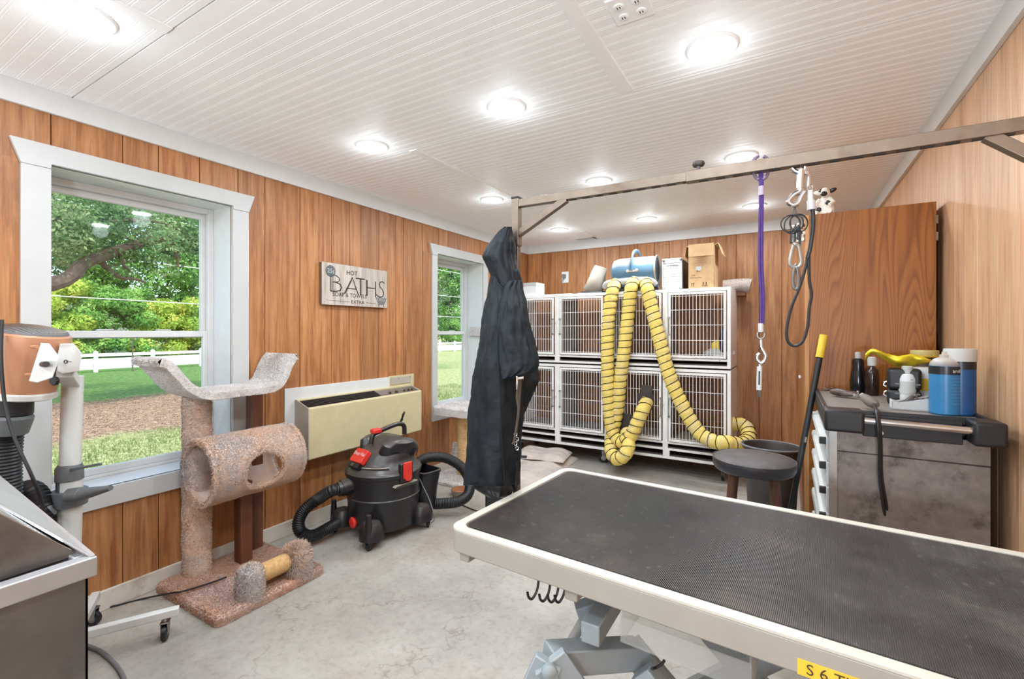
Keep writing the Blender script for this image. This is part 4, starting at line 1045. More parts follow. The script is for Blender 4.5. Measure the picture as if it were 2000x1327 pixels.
MB().cyl((hx0+.16, hy0-.016, .985), (hx0+.16, hy0-.01, .985), .006, 10).build('bolt', 'zinc', tc)
TT = 1.046
# things standing on the tray
def on(px, py, z=TT): return at(px, py, Z=z)
def bottle(name, label, p, prof, mat, grp=None, cap=None, sx=1, seg=24, cat='bottle', band=None):
    t = thing(name, label, cat, p, 0, grp)
    MB().lathe(prof, p, seg, sx=sx).build('body', mat, t)
    if cap: MB().lathe(cap[0], p, seg).build('cap', cap[1], t)
    if band: MB().lathe(band[0], p, seg, cap=False).build('label_band', band[1], t)
    return t
p = on(1676, 768)
t = bottle('shampoo_bottle', 'tall dark curvy bottle with a clear pump tip on the tool chest', p, [(.001, 0), (.03, .002), (.033, .02), (.034, .06), (.029, .10), (.024, .13), (.025, .15), (.022, .165), (.012, .172)], 'black_gloss', cap=([(.012, .170), (.013, .175), (.013, .198), (.009, .203), (.0001, .204)], 'trim_white'))
p = on(1664, 764)
bottle('white_bottle', 'slim white bottle half hidden behind the tall dark curvy bottle', p+Vector((-.012, .03, 0)), [(.001, 0), (.016, .002), (.017, .13), (.012, .155), (.008, .165)], 'white', cap=([(.008, .16), (.01, .165), (.009, .18), (.0001, .182)], 'white'))
p = on(1703, 772)
bottle('amber_bottle', 'short dark amber bottle with a taped white neck', p, [(.001, 0), (.026, .002), (.028, .01), (.027, .10), (.024, .12), (.013, .132), (.011, .142)], 'amber', cap=([(.013, .138), (.0175, .141), (.0185, .178), (.014, .183), (.0001, .184)], 'trim_white'))
# black hard case with latches
p = on(1735, 790); t = thing('clipper_case', 'black latched hard case standing on the tool chest', 'case', p)
C3 = Matrix.Translation(p+Vector((.055, .03, 0))) @ Matrix.Rotation(-.12, 4, 'Z')
MB().box(-.055, .055, -.04, .04, 0, .062, C3).build('lower_shell', 'black', t, bev=.012, seg=3)
MB().box(-.055, .055, -.04, .04, .064, .15, C3).build('upper_shell', 'black', t, bev=.012, seg=3)
for z in (.045, .085):
    MB().tube([C3 @ Vector(v) for v in ((-.056, -.03, z+.01), (-.064, -.03, z+.006), (-.066, -.03, z-.006), (-.057, -.03, z-.012))], .003, 6).build('latch', 'chrome', t)
    MB().box(-.03, .05, -.042, -.039, z, z+.006, C3).build('rib', 'lead', t)
# yellow plastic bag draped over the case
yb_ = p+Vector((.02, .05, .15)); t = thing('yellow_bag', 'crumpled yellow plastic bag draped over the black case', 'bag', yb_)
def fbag(u, v):
    q = at(1690+u*128, 0, D=1.95)
    top = np.interp(u, [0, .08, .14, .3, .5, .7, .85, 1], [692, 683, 682, 690, 697, 692, 696, 703]); bot = np.interp(u, [0, .08, .14, .3, .5, .7, .85, 1], [704, 692, 690, 704, 717, 716, 712, 708])
    py = top+(bot-top)*v
    return at(1690+u*128, py, D=1.96-.04*math.sin(v*PI)*(.4+math.sin(u*9)**2)+.02*noise.noise(Vector((u*6, v*4, 0)))+.05*v)
MB().grid(fbag, 26, 9).build('film', 'yellow_bag', t, solid=.003, smooth=180)
p = on(1772, 792); t = bottle('pill_bottle', 'small round white bottle with a round white cap behind the clipper blades', p, [(.001, 0), (.028, .002), (.0295, .01), (.0295, .11), (.024, .128), (.014, .134)], 'white', cap=([(.0185, .133), (.0188, .158), (.016, .162), (.0001, .162)], 'trim_white'), band=([(.0298, .045), (.0298, .10)], 'trim_white'))
text('DC', .008, lambda x, y, h: p+FW*-.0305+RT*(x-.006)+Vector((0, 0, .105+y)), 'lettering', 'ink', t)
text('a n', .02, lambda x, y, h: p+FW*-.0258+RT*x+Vector((0, 0, .03+y)), 'printing', 'ink', t) if False else None
p = on(1812, 792); t = bottle('powder_tub', 'white cylinder tub with a yellow lower label beside the blue can', p+Vector((.0, .03, 0)), [(.001, 0), (.046, .002), (.047, .15), (.046, .155), (.001, .156)], 'white', cat='tub', band=([(.0475, .06), (.0475, .11)], 'yellow'))
p2 = on(1798, 776); bottle('brown_jar', 'wide jar with a yellow-rimmed lid behind the white tub', p2+Vector((.02, .09, 0)), [(.001, 0), (.044, .003), (.045, .10), (.04, .118)], 'beige', cap=([(.046, .112), (.047, .116), (.047, .138), (.044, .141), (.0001, .141)], 'amber_lid'), cat='jar') if False else None
t = thing('lidded_jar', 'wide jar with a clear yellowish lid behind the white tub', 'jar', p2+Vector((.03, .09, 0))); q = p2+Vector((.03, .09, 0))
MB().lathe([(.001, 0), (.05, .003), (.052, .17), (.047, .182)], q, 28).build('body', 'bin_dark', t)
MB().lathe([(.053, .182), (.054, .186), (.054, .212), (.052, .216), (.0001, .217)], q, 28).build('lid', plain('straw_lid', '#d8c884', .35), t)
MB().lathe([(.056, .183), (.059, .1865), (.053, .19)], q, 28).build('lid_rim', 'yellow', t)
# spray cans
def can(name, label, p, r, h, mat, txt=None, ov=None, grp=None):
    t = thing(name, label, 'spray can', p, 0, grp)
    MB().lathe([(r*.93, 0), (r, .004), (r, h)], p, 36).build('can_body', mat, t)
    if ov: MB().lathe([(r+.002, h-.002), (r+.0025, h+.04), (r+.001, h+.043), (.0001, h+.044)], p, 36).build('overcap', ov, t)
    else:
        MB().lathe([(r, h), (r*.93, h+.012), (r*.72, h+.024), (r*.5, h+.03)], p, 36).build('shoulder', 'can_top', t)
        MB().lathe([(r*.36, h+.028), (r*.36, h+.04), (r*.22, h+.043), (r*.2, h+.052), (.0001, h+.053)], p, 20).build('nozzle', 'beige', t)
    MB().lathe([(r+.0008, h-.03), (r+.0008, h-.001)], p, 36, cap=False).build('dark_band', 'can_dark', t)
    def fn(z0, rot=0):
        def f(x, y, hh):
            a = math.atan2(-FW.y, -FW.x)+x/r+rot; return p+Vector((math.cos(a)*(r+.0012), math.sin(a)*(r+.0012), z0+y))
        return f
    if txt: text(txt, .018, fn(h-.022, .08), 'lettering', 'white', t)
    for k in range(9 if txt else 0):
        text('lorem ipsum'.replace('lorem ipsum', '- - -- - --- -- -'[k % 3:]), .0085, fn(h-.045-k*.0115, .1), 'fine_print', 'can_pale', t)
    return t
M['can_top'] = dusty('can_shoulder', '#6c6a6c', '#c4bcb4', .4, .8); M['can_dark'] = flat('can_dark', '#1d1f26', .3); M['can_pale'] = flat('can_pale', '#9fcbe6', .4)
M['can_teal2'] = M['can_teal']
can('spray_can', 'light blue spray can with dusty grey shoulder, front one on the tool chest', on(1846, 809), .0455, .178, 'can_blue', 'andis', grp='spray cans')
can('spray_can', 'dark blue spray can with wide white cap behind the light blue can', on(1881, 813)+Vector((.0, .035, 0)), .0435, .198, 'can_navy', None, 'trim_white', grp='spray cans')
# blade caddy box with blades
p = on(1742, 800); t = thing('blade_tray', 'low off-white open box full of clipper blades', 'tray', p+Vector((.06, 0, 0)))
Q = Matrix.Translation(p) @ Matrix.Rotation(-.05, 4, 'Z')
MB().prism([(0, 0), (.155, 0), (.155, .062), (.02, .028), (0, .034)], 0, .004, Q @ Matrix(((1, 0, 0, 0), (0, 0, 1, 0), (0, 1, 0, 0), (0, 0, 0, 1)))).build('front_wall', 'trim_white', t)
MB().prism([(0, 0), (.155, 0), (.155, .062), (.02, .028), (0, .034)], .075, .079, Q @ Matrix(((1, 0, 0, 0), (0, 0, 1, 0), (0, 1, 0, 0), (0, 0, 0, 1)))).build('rear_wall', 'trim_white', t)
MB().box(0, .004, 0, .079, 0, .034, Q).box(.15, .155, 0, .079, 0, .062, Q).box(0, .155, 0, .079, 0, .004, Q).build('box_ends', 'white', t)
bl = [(.03, .03, .034, .5), (.055, .04, .05, .8), (.085, .035, .044, .6), (.075, .06, .052, 1.0), (.115, .045, .055, .7), (.135, .06, .06, .5)]
lbb = ['leftmost clipper blade lying in the open box', 'clipper blade standing up at the back of the open box', 'middle clipper blade leaning in the open box', 'clipper blade nearest the pill bottle in the open box', 'clipper blade leaning right in the open box', 'clipper blade nearest the blue can in the open box']
for i, (x, y, z, a) in enumerate(bl):
    R5 = Q @ Matrix.Translation((x, y, z-.012)) @ Matrix.Rotation(-a, 4, 'Y') @ Matrix.Rotation(.4*i, 4, 'Z')
    c = thing('clipper_attachment', lbb[i], 'clipper blade', Q @ Vector((x, y, z-.012)), 0, 'clipper blades in the box')
    MB().box(-.024, .02, -.012, .012, -.004, .006, R5).build('blade_body', 'dull_metal', c, bev=.002)
    MB().box(.02, .03, -.013, .013, -.004, -.001, R5).build('teeth', 'zinc', c)
# clippers on the tray, cords over the edge
p = on(1640, 776); t = thing('clippers', 'brown handheld clippers lying at the left of the tool chest', 'clippers', p)
MB().tube(smooth_path([p+Vector((-.03, .03, .02)), p+Vector((0, .01, .022)), p+Vector((.03, -.015, .02)), p+Vector((.055, -.03, .018))], 5), [.013, .016, .019, .021, .022, .023, .022, .021, .02, .02, .018, .016, .014, .013, .011, .009], 14, sq=.8).build('body', plain('brown_shell', '#54413d', .4, dirt='#8c807a', dirt_at=(.5, .7)), t)
MB().box(p.x+.045, p.x+.065, p.y-.045, p.y-.025, TT+.01, TT+.024).build('blade', 'chrome', t, bev=.002)
p = on(1613, 763); t = thing('nail_clipper', 'small chrome clipper at the back left corner of the tool chest', 'clipper', p)
MB().bar(p+Vector((-.01, 0, .01)), p+Vector((.04, .015, .014)), .012, .006).bar(p+Vector((-.01, 0, .004)), p+Vector((.04, .015, .006)), .012, .004).build('lever', 'chrome', t, bev=.002)
p = on(1668, 775); t = thing('small_trimmer', 'small dark trimmer with a chrome tip before the tall curvy bottle', 'trimmer', p)
MB().tube([p+Vector((-.02, .03, .012)), p+Vector((.0, .01, .014)), p+Vector((.012, -.01, .013))], [.008, .011, .006], 10).build('body', 'bin_dark', t)
MB().box(p.x+.008, p.x+.018, p.y-.022, p.y-.008, TT, TT+.03).build('tip', 'chrome', t, bev=.002)
p = on(1702, 795); t = thing('corded_clipper', 'dusty grey corded clippers whose cord hangs over the chest front', 'clippers', p)
MB().tube(smooth_path([at(1684, 773, D=1.86), at(1694, 781, D=1.83), at(1705, 788, D=1.8), at(1713, 792, D=1.78)], 4), [.009, .012, .016, .018, .019, .02, .02, .02, .019, .018, .015, .012, .01], 12).build('body', plain('dusty_shell', '#6f655c', .6), t)
MB().tube([at(1682, 771, D=1.86), at(1687, 775, D=1.85)], .009, 10).build('blade', 'beige', t)
for k in (0, 1):
    MB().tube(smooth_path([at(1706, 790, D=1.77), at(1712+k*2, 806, D=1.66), at(1716+k*3, 840, D=1.63), at(1718+k*3, 880, D=1.645), at(1718+k*4, 930, D=1.66), at(1727+k*6, 1000, D=1.68), at(1735+k*6, 1060, D=1.70), at(1740+k*6, 1160, D=1.72)], 8), .0052, 8).build('power_cord', 'black', t)
p = on(1874, 806, 1.056); t = thing('clear_cap', 'small clear plastic cap beside the blue spray can', 'cap', p)
MB().lathe([(.012, 0), (.012, .028), (.0105, .028), (.0105, .002)], p, 16).build('cup', 'acrylic', t)

# ---- stool
SX, SY, SZ = -.146, 2.53, .74
st = thing('stool', 'round padded stool with dark vinyl seat and brown wooden legs', 'stool', (SX, SY, 0))
MB().lathe([(.001, -.062), (.160, -.062), (.172, -.055), (.180, -.04), (.182, -.012), (.178, -.004)], (SX, SY, SZ), 48).build('seat_side', 'vinyl_side', st)
MB().lathe([(.178, -.006), (.165, .002), (.12, .010), (.06, .014), (.001, .015)], (SX, SY, SZ), 48, cap=False).build('seat_top', 'vinyl', st)
MB().tube([(SX+.18*math.cos(a), SY+.18*math.sin(a), SZ-.004) for a in [k*PI/24 for k in range(48)]], .003, 6, closed=True).build('piping', 'vinyl', st)
for k in range(4):
    a = math.radians(49+90*k); u = Vector((math.cos(a), math.sin(a), 0)); c = Vector((SX, SY, 0))
    MB().tube([c+u*.185, c+u*.165+Vector((0, 0, .25)), c+u*.118+Vector((0, 0, SZ-.06))], [.017, .021, .023], 16).build('leg', 'leg_wood', st)
for z, rr in ((.22, .166), (.32, .156)):
    for k in (0, 1):
        a = math.radians(49+90*k); u = Vector((math.cos(a), math.sin(a), 0))
        MB().cyl(Vector((SX, SY, z+k*.04))-u*rr, Vector((SX, SY, z+k*.04))+u*rr, .009, 10).build('rung', 'leg_wood', st)
# ---- waste bin behind the stool, grey bucket
p = at(1497, 1000, Z=0); bx = Vector((-.09, 3.25, 0))
t = thing('waste_bin', 'dark grey plastic bin with a curved rim behind the stool', 'bin', bx)
MB().lathe([(.001, .0), (.12, 0), (.16, .63), (.17, .635), (.171, .65), (.16, .655), (.153, .64), (.115, .02), (.001, .02)], bx, 32, sx=.95, sy=.8, cap=False).build('tub', 'bin_dark', t)
MB().tube([bx+Vector((.165*math.cos(a), .14*math.sin(a), .652)) for a in [k*PI/16 for k in range(32)]], .006, 6, closed=True).build('rim', 'lead', t)
bx = Vector((.0, 2.84, 0)) if False else Vector((-.015, 3.02, 0))
t = thing('grey_bucket', 'light grey bucket between the stool and the wooden cabinet', 'bucket', bx)
MB().lathe([(.001, 0), (.075, 0), (.085, .30), (.09, .302), (.09, .315), (.083, .318), (.072, .01), (.001, .01)], bx, 28, cap=False).build('tub', 'bin', t)
# ---- pole leaning by the cabinet
pa, pb = at(1540, 1020, D=2.30), at(1609, 655, D=2.36)
e_ = pa+(pa-pb)*1.3
k = -pa.z/(pa.z-pb.z)*1.0; foot = pb+(pa-pb)*(pb.z/(pb.z-pa.z)); 
t = thing('broom_pole', 'black and silver pole with a yellow grip leaning on the cabinet', 'pole', foot)
MB().cyl(foot.lerp(pb, 0), foot.lerp(pb, .60), .0125, 14).build('shaft', 'steel_bright', t)
MB().cyl(foot.lerp(pb, .25), foot.lerp(pb, .92), .014, 14).build('sleeve', 'black', t)
MB().cyl(foot.lerp(pb, .915), pb, .0185, 16).build('grip', 'yellow', t)
MB().cyl(foot.lerp(pb, .60)-FW*.014, foot.lerp(pb, .62)-FW*.014, .006, 8).build('button', 'zinc', t)

# ================================================================== THE CAGES
CY = 4.5; CB = 5.06
def cage(label, x0, x1, z0, z1, doors, lower):
    t = thing('kennel_cage', label, 'cage', ((x0+x1)/2, (CY+CB)/2, z0), 0, 'white double kennel cages stacked by the back wall')
    q = .03
    b = MB()
    b.box(x0, x0+q, CY, CY+.03, z0, z1); b.box(x1-q, x1, CY, CY+.03, z0, z1)
    xm0, xm1 = doors[0][1], doors[1][0]
    b.box(xm0+.002, xm1-.002, CY+.002, CY+.03, z0, z1)
    b.box(x0+q, x1-q, CY+.001, CY+.03, z1-.028, z1); 
    b.box(x0+q, x1-q, CY+.001, CY+.03, z0, z0+.022); b.box(x0+q, x1-q, CY+.001, CY+.03, z0+.062, z0+.082)
    b.build('frame', 'cage_white', t, bev=.002)
    for x in (x0, x1-.006): MB().box(x, x+.006, CY+.03, CB, z0, z1).build('side_panel', 'cage_white', t)
    MB().box((xm0+xm1)/2-.004, (xm0+xm1)/2+.004, CY+.03, CB, z0+.06, z1-.01).build('divider', 'cage_grey', t)
    MB().box(x0+.006, x1-.006, CY+.002, CB, z1-.008, z1).build('roof_panel', 'cage_white', t)
    MB().box(x0+.006, x1-.006, CY+.02, CB, z0+.066, z0+.076).build('floor_grate', 'cage_grey', t)
    MB().box(x0+.03, x1-.03, CY+.006, CB-.01, z0+.024, z0+.034).build('drip_tray', 'bin_dark', t)
    b = MB()
    for k in range(7 if lower else 2): b.box(x0+.01, x1-.01, CB-.006, CB-.003, z0+.12+k*(z1-z0-.15)/7, z0+.124+k*(z1-z0-.15)/7)
    b.build('rear_mesh', 'cage_grey', t, smooth=0, kind='stuff')
    for i, (a, c) in enumerate(doors):
        za, zb = z0+.088, z1-.034; s = .022
        b = MB().box(a+.006, a+.006+s, CY-.014, CY-.002, za, zb).box(c-.006-s, c-.006, CY-.014, CY-.002, za, zb).box(a+.006+s, c-.006-s, CY-.014, CY-.002, za, za+s).box(a+.006+s, c-.006-s, CY-.014, CY-.002, zb-s, zb)
        d = b.build('door', 'cage_white', t, bev=.003)
        g = MB(); w0, w1 = a+.006+s, c-.006-s; nb = 15
        for k in range(nb):
            xx = w0+(k+.5)*(w1-w0)/nb; g.box(xx-.0022, xx+.0022, CY-.012, CY-.0076, za+s, zb-s)
        for k in range(1, 4): zz = za+s+k*(zb-za-2*s)/4; g.box(w0, w1, CY-.0076, CY-.0032, zz-.0022, zz+.0022)
        g.box(w0, w1, CY-.0076, CY-.0032, zb-s-.014, zb-s-.010); g.box(w0, w1, CY-.0076, CY-.0032, za+s+.008, za+s+.012)
        g.build('bars', 'cage_white', d, smooth=0)
        lx = c-.012 if i == 0 else a+.012
        l = MB()
        for zz in (za+(zb-za)*.36, za+(zb-za)*.62): l.cyl((lx, CY-.03, zz), (lx, CY-.01, zz), .008, 10).cyl((lx-.013, CY-.026, zz), (lx+.013, CY-.026, zz), .004, 8)
        l.build('latch', 'zinc', d)
        MB().cyl((lx, CY-.02, za+(zb-za)*.36), (lx, CY-.02, za+(zb-za)*.62), .003, 8).build('latch_rod', 'zinc', d)
    for xx in (doors[0][0]+.35*(doors[0][1]-doors[0][0])*2.4, doors[1][1]-.06):
        MB().cyl((xx, CY-.003, z0+.072), (xx, CY+.001, z0+.072), .004, 8).build('bolt', 'zinc', t)
    return t
XA0, XA1, XB0, XB1 = -2.655, -1.562, -1.543, -.436
dA = [(-2.62, -2.146), (-2.086, -1.597)]; dB = [(-1.508, -1.024), (-.972, -.466)]
cage('upper left white cage pair, behind the jacket', XA0, XA1, 1.02, 1.745, dA, 0)
cage('upper right white cage pair with bags inside', XB0, XB1, 1.02, 1.745, dB, 0)
cage('lower left white cage pair above the pet bed', XA0, XA1, .235, 1.005, dA, 1)
cage('lower right white cage pair with a yellow duct plugged into its door', XB0, XB1, .235, 1.005, dB, 1)
for lab_, x0, x1 in (('white wheeled base under the left cages', XA0, XA1), ('white wheeled base under the right cages', XB0, XB1)):
    t = thing('cage_base', lab_, 'base', ((x0+x1)/2, 4.78, 0), 0, 'wheeled cage bases')
    b = MB().box(x0, x1, CY, CY+.03, .155, .178).box(x0, x1, CB-.03, CB, .155, .178).box(x0, x0+.03, CY+.03, CB-.03, .155, .178).box(x1-.03, x1, CY+.03, CB-.03, .155, .178)
    for xx in (x0, (x0+x1)/2-.03, x1-.03): b.box(xx, xx+.03 if xx != (x0+x1)/2-.03 else xx+.06, CY, CY+.03, .178, .235)
    for xx in (x0, x1-.03): b.box(xx, xx+.03, CB-.03, CB, .178, .235)
    b.build('frame', 'cage_white', t, bev=.002)
    MB().box(x0+.03, x1-.03, CY+.035, CB-.04, .18, .19).build('drip_tray', 'bin_dark', t)
    for xx in (x0+.04, x1-.075):
        for yy in (CY+.10, CB-.09):
            caster(t, Vector((xx, yy, 0)), .05, rot=.5+xx, wheel_c='chrome')
# contents of the cages
def lump(t, c, r, mat, name, seed, sz=(1, 1, 1)):
    b = MB()
    def f(u, v):
        th = v*PI; a = u*2*PI; d = Vector((math.sin(th)*math.cos(a)*sz[0], math.sin(th)*math.sin(a)*sz[1], -math.cos(th)*sz[2]))
        return Vector(c)+d*r*(1+.35*noise.noise(d*2.3+Vector((seed, 0, 0)))+.15*noise.noise(d*6))
    b.grid(f, 28, 16, True); return b.build(name, mat, t, smooth=60)
p = at(1370, 712, Y=4.72); t = thing('blanket_bag', 'white and yellow bag lying in the upper right cage', 'bag', (p.x, 4.72, 1.1)); lump(t, (-.56, 4.68, 1.15), .1, 'trim_white', 'bag_body', 3, (1.2, 1, .55)); lump(t, (-.56, 4.64, 1.22), .06, 'yellow', 'bag_print', 4, (1, .5, .8))
t = thing('dark_bag', 'dark blue plastic bag standing in the upper right cage corner', 'bag', (-.49, 4.66, 1.1)); lump(t, (-.50, 4.64, 1.24), .10, plain('navy_bag', '#2c3348', .3, var=.5, scale=30), 'bag_body', 6, (.45, .6, 1.4))
t = thing('white_blanket', 'crumpled white pad in the upper cage behind the ducts', 'blanket', (-1.2, 4.75, 1.1)); lump(t, (-1.22, 4.76, 1.105), .24, 'trim_white', 'pad', 9, (.85, .7, .12))
t = thing('white_blanket', 'pale pad on the floor of the lower right cage', 'blanket', (-.72, 4.75, .3)); MB().box(-.94, -.5, 4.56, 5.0, .313, .33).build('pad', 'beige', t, bev=.006)
t = thing('white_blanket', 'pale pad in the lower cage under the plugged duct', 'blanket', (-1.25, 4.75, .3)); MB().box(-1.48, -1.05, 4.56, 5.0, .313, .33).build('pad', 'beige', t, bev=.006)

# black duct plates on the lower cage door
t = thing('duct_plate', 'black plastic plate hooked on the lower cage door for the duct', 'duct plate', (-1.15, CY-.02, .8))
p = at(1262, 775, Y=CY-.018)
MB().box(p.x-.05, p.x+.06, CY-.022, CY-.015, p.z+.03, p.z+.11).build('upper_plate', 'bin_dark', t, bev=.002)
MB().box(p.x-.085, p.x+.065, CY-.026, CY-.015, p.z-.12, p.z+.03).build('lower_plate', 'bin_dark', t, bev=.002)
p2 = at(1222, 822, Y=CY-.018); t = thing('duct_plate', 'black plastic plate low on the cage door behind the duct loop', 'duct plate', (p2.x, CY-.02, p2.z-.08))
MB().box(p2.x-.07, p2.x+.07, CY-.026, CY-.015, p2.z-.12, p2.z+.07).build('plate', 'bin_dark', t, bev=.002)

# ---- blower on the cages with three yellow ducts
bl0 = Vector((-1.345, 4.74, 1.745)); bw = thing('air_blower', 'round blue blower with a carrying handle on top of the cages', 'blower', bl0)
Bx = Matrix.Translation((-1.345, 4.76, 1.975)) @ Matrix.Rotation(PI/2, 4, 'Y')
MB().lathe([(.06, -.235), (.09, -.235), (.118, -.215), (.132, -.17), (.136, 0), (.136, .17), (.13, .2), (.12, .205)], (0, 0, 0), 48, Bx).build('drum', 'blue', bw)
g = MB().lathe([(.10, .19), (.01, .195)], (0, 0, 0), 32, Bx, cap=False).build('fan_face', 'bin_dark', bw)
for k in range(1, 6): MB().tube([Bx @ Vector((.022*k*math.cos(a), .022*k*math.sin(a), .207)) for a in [i*PI/12 for i in range(24)]], .002, 5, closed=True).build('guard_ring', 'lead', g)
MB().lathe([(.118, .2), (.13, .203), (.145, .215), (.146, .225), (.135, .225), (.12, .21)], (0, 0, 0), 40, Bx, cap=False).build('front_ring', 'beige', bw)
hdl = smooth_path([(-1.345, 4.62, 1.965), (-1.345, 4.615, 2.05), (-1.345, 4.66, 2.14), (-1.335, 4.76, 2.175), (-1.33, 4.86, 2.14), (-1.33, 4.9, 2.02)], 6)
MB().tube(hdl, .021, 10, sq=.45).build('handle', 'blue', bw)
MB().box(-1.40, -1.29, 4.612, 4.63, 1.945, 1.965).cyl((-1.39, 4.606, 1.958), (-1.39, 4.63, 1.958), .016, 12).cyl((-1.30, 4.606, 1.962), (-1.30, 4.63, 1.962), .016, 12).build('handle_foot', 'beige', bw, bev=.003)
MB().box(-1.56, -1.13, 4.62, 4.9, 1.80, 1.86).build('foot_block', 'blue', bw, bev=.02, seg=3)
MB().box(-1.54, -1.15, 4.63, 4.9, 1.745, 1.80).build('foot', 'bin_dark', bw, bev=.01)
mf = thing('duct_manifold', 'pale bar manifold joining the blower to three yellow ducts', 'manifold', (-1.37, 4.55, 1.75))
MB().tube(smooth_path([(-1.60, 4.56, 1.80), (-1.57, 4.54, 1.835), (-1.4, 4.535, 1.845), (-1.2, 4.535, 1.845), (-1.13, 4.545, 1.83), (-1.11, 4.56, 1.80)], 5), .034, 14).build('bar', 'trim_white', mf)
MB().tube(smooth_path([(-1.64, 4.6, 1.79), (-1.60, 4.575, 1.85), (-1.4, 4.57, 1.882), (-1.2, 4.57, 1.882), (-1.11, 4.585, 1.84), (-1.07, 4.6, 1.76)], 5), .006, 8).build('wire_frame', 'lead', mf)
def duct(label, pts, r=.061, clean=True):
    pts = smooth_path(pts, 8); t = thing('air_duct', label, 'air duct', pts[-1] if pts[-1].z < pts[0].z else pts[0], 0, 'yellow air ducts from the blower')
    P = resample(pts, .0165); n = len(P)
    MB().tube(P, [r*(1+.055*math.cos(2*PI*i/4)+.05*noise.noise(P[i]*26)) for i in range(n)], 22).build('sleeve', 'duct', t, smooth=70)
    h = MB(); helix(h, pts, r*1.06, .066, .0034, .007); h.build('coil', 'ink', t)
    return t
dy = lambda px, py, Y: at(px, py, Y=Y)
duct('left yellow duct hanging down then curling up into the black plate', [dy(1203, 555, 4.54), dy(1197, 566, 4.46), dy(1191, 600, 4.42), dy(1187, 660, 4.41), dy(1187, 740, 4.41), dy(1190, 800, 4.41), dy(1196, 842, 4.40), dy(1212, 864, 4.36), dy(1232, 852, 4.33), dy(1245, 825, 4.34), dy(1256, 800, 4.37), dy(1263, 784, 4.45)])
duct('middle yellow duct whose loop rests on the floor', [dy(1239, 552, 4.54), dy(1233, 562, 4.44), dy(1228, 600, 4.42), dy(1222, 660, 4.41), dy(1213, 730, 4.42), dy(1206, 800, 4.44), dy(1196, 850, 4.42), dy(1193, 880, 4.34), dy(1205, 897, 4.27), dy(1221, 888, 4.25), dy(1228, 866, 4.30), dy(1222, 842, 4.42)])
duct('right yellow duct running diagonally into the cage side', [dy(1262, 553, 4.54), dy(1264, 566, 4.44), dy(1272, 600, 4.42), dy(1287, 660, 4.41), dy(1306, 730, 4.41), dy(1334, 795, 4.41), dy(1366, 846, 4.39), dy(1398, 864, 4.36), Vector((-.46, 4.36, .40)), Vector((-.36, 4.45, .38)), Vector((-.305, 4.57, .40)), Vector((-.315, 4.67, .46)), Vector((-.36, 4.71, .50)), Vector((-.45, 4.71, .50))])
# ---- objects beside the blower
p = at(1173, 565, Y=4.72); t = thing('plastic_cone', 'beige cone lying tilted on the cages left of the blower', 'cone', (-1.72, 4.75, 1.75))
Cn = Matrix.Translation((-1.80, 4.74, 1.79)) @ Matrix.Rotation(math.radians(17), 4, 'Y') @ Matrix.Rotation(math.radians(-4), 4, 'X')
MB().lathe([(.105, -.02), (.066, .262)], (0, 0, 0), 36, Cn, cap=False).build('shell', 'beige', t, solid=.004)
t = thing('paper_pile', 'pile of papers and a flat tray under the beige cone', 'papers', (-1.8, 4.7, 1.745))
for k in range(4):
    Rk = Matrix.Translation((-1.83+.02*k, 4.68, 1.746+.006*k)) @ Matrix.Rotation(.1*k-.15, 4, 'Z')
    MB().box(-.14+.01*k, .14, -.12, .12, 0, .004, Rk).build('sheet', ('trim_white', 'lead', 'trim_white', 'bin_dark')[k], t)
t = thing('white_sheet', 'thin pale tray on the cages left of the papers', 'tray', (-2.15, 4.7, 1.745)); MB().box(-2.38, -1.98, 4.56, 4.85, 1.746, 1.756).build('board', 'trim_white', t, bev=.002)
p = at(1024, 577, Y=4.7); t = thing('white_box', 'white box at the left end of the cages beside the jacket', 'box', (-2.5, 4.72, 1.745)); MB().box(-2.585, -2.415, 4.6, 4.8, 1.746, 1.90).build('carton', 'white', t, bev=.004)
MB().box(-2.585, -2.415, 4.597, 4.6, 1.87, 1.90).build('lid_flap', 'trim_white', t, bev=.001)
# white aluminium case
x0, x1, z0, z1 = -1.055, -.868, 1.746, 2.055
t = thing('equipment_case', 'white upright case with metal corners between blower and cardboard box', 'case', ((x0+x1)/2, 4.75, z0))
MB().box(x0+.004, x1-.004, 4.632, 4.95, z0, z1-.05).build('case_body', 'white', t, bev=.003); MB().box(x0+.004, x1-.004, 4.632, 4.95, z1-.047, z1).build('case_lid', 'white', t, bev=.003)
b = MB()
for x in (x0, x1-.01):
    for y in (4.627, 4.945): b.box(x, x+.01, y, y+.01, z0, z1)
b.build('edge_strip', 'trim_white', t)
for x in (x0+.014, x1-.014):
    for z in (z0+.016, z1-.016): MB().ball((x, 4.630, z), .014, 12).build('corner_ball', 'zinc', t)
for k in range(9): MB().box(x0+.012, x1-.012, 4.6305, 4.632, z0+.03+k*.026, z0+.032+k*.026).build('rib', 'trim_white', t)
MB().box(x0+.062, x0+.076, 4.629, 4.632, z0+.02, z1-.06).build('centre_strip', 'cage_white', t)
text('Geissner', .030, lambda x, y, h: Vector(((x0+x1)/2-x, 4.628-h, z1-.062-y)), 'lettering', 'ink', t)
MB().box(x1-.001, x1+.004, 4.66, 4.93, z0+.02, z1-.02).build('side_shell', 'bin_dark', t)
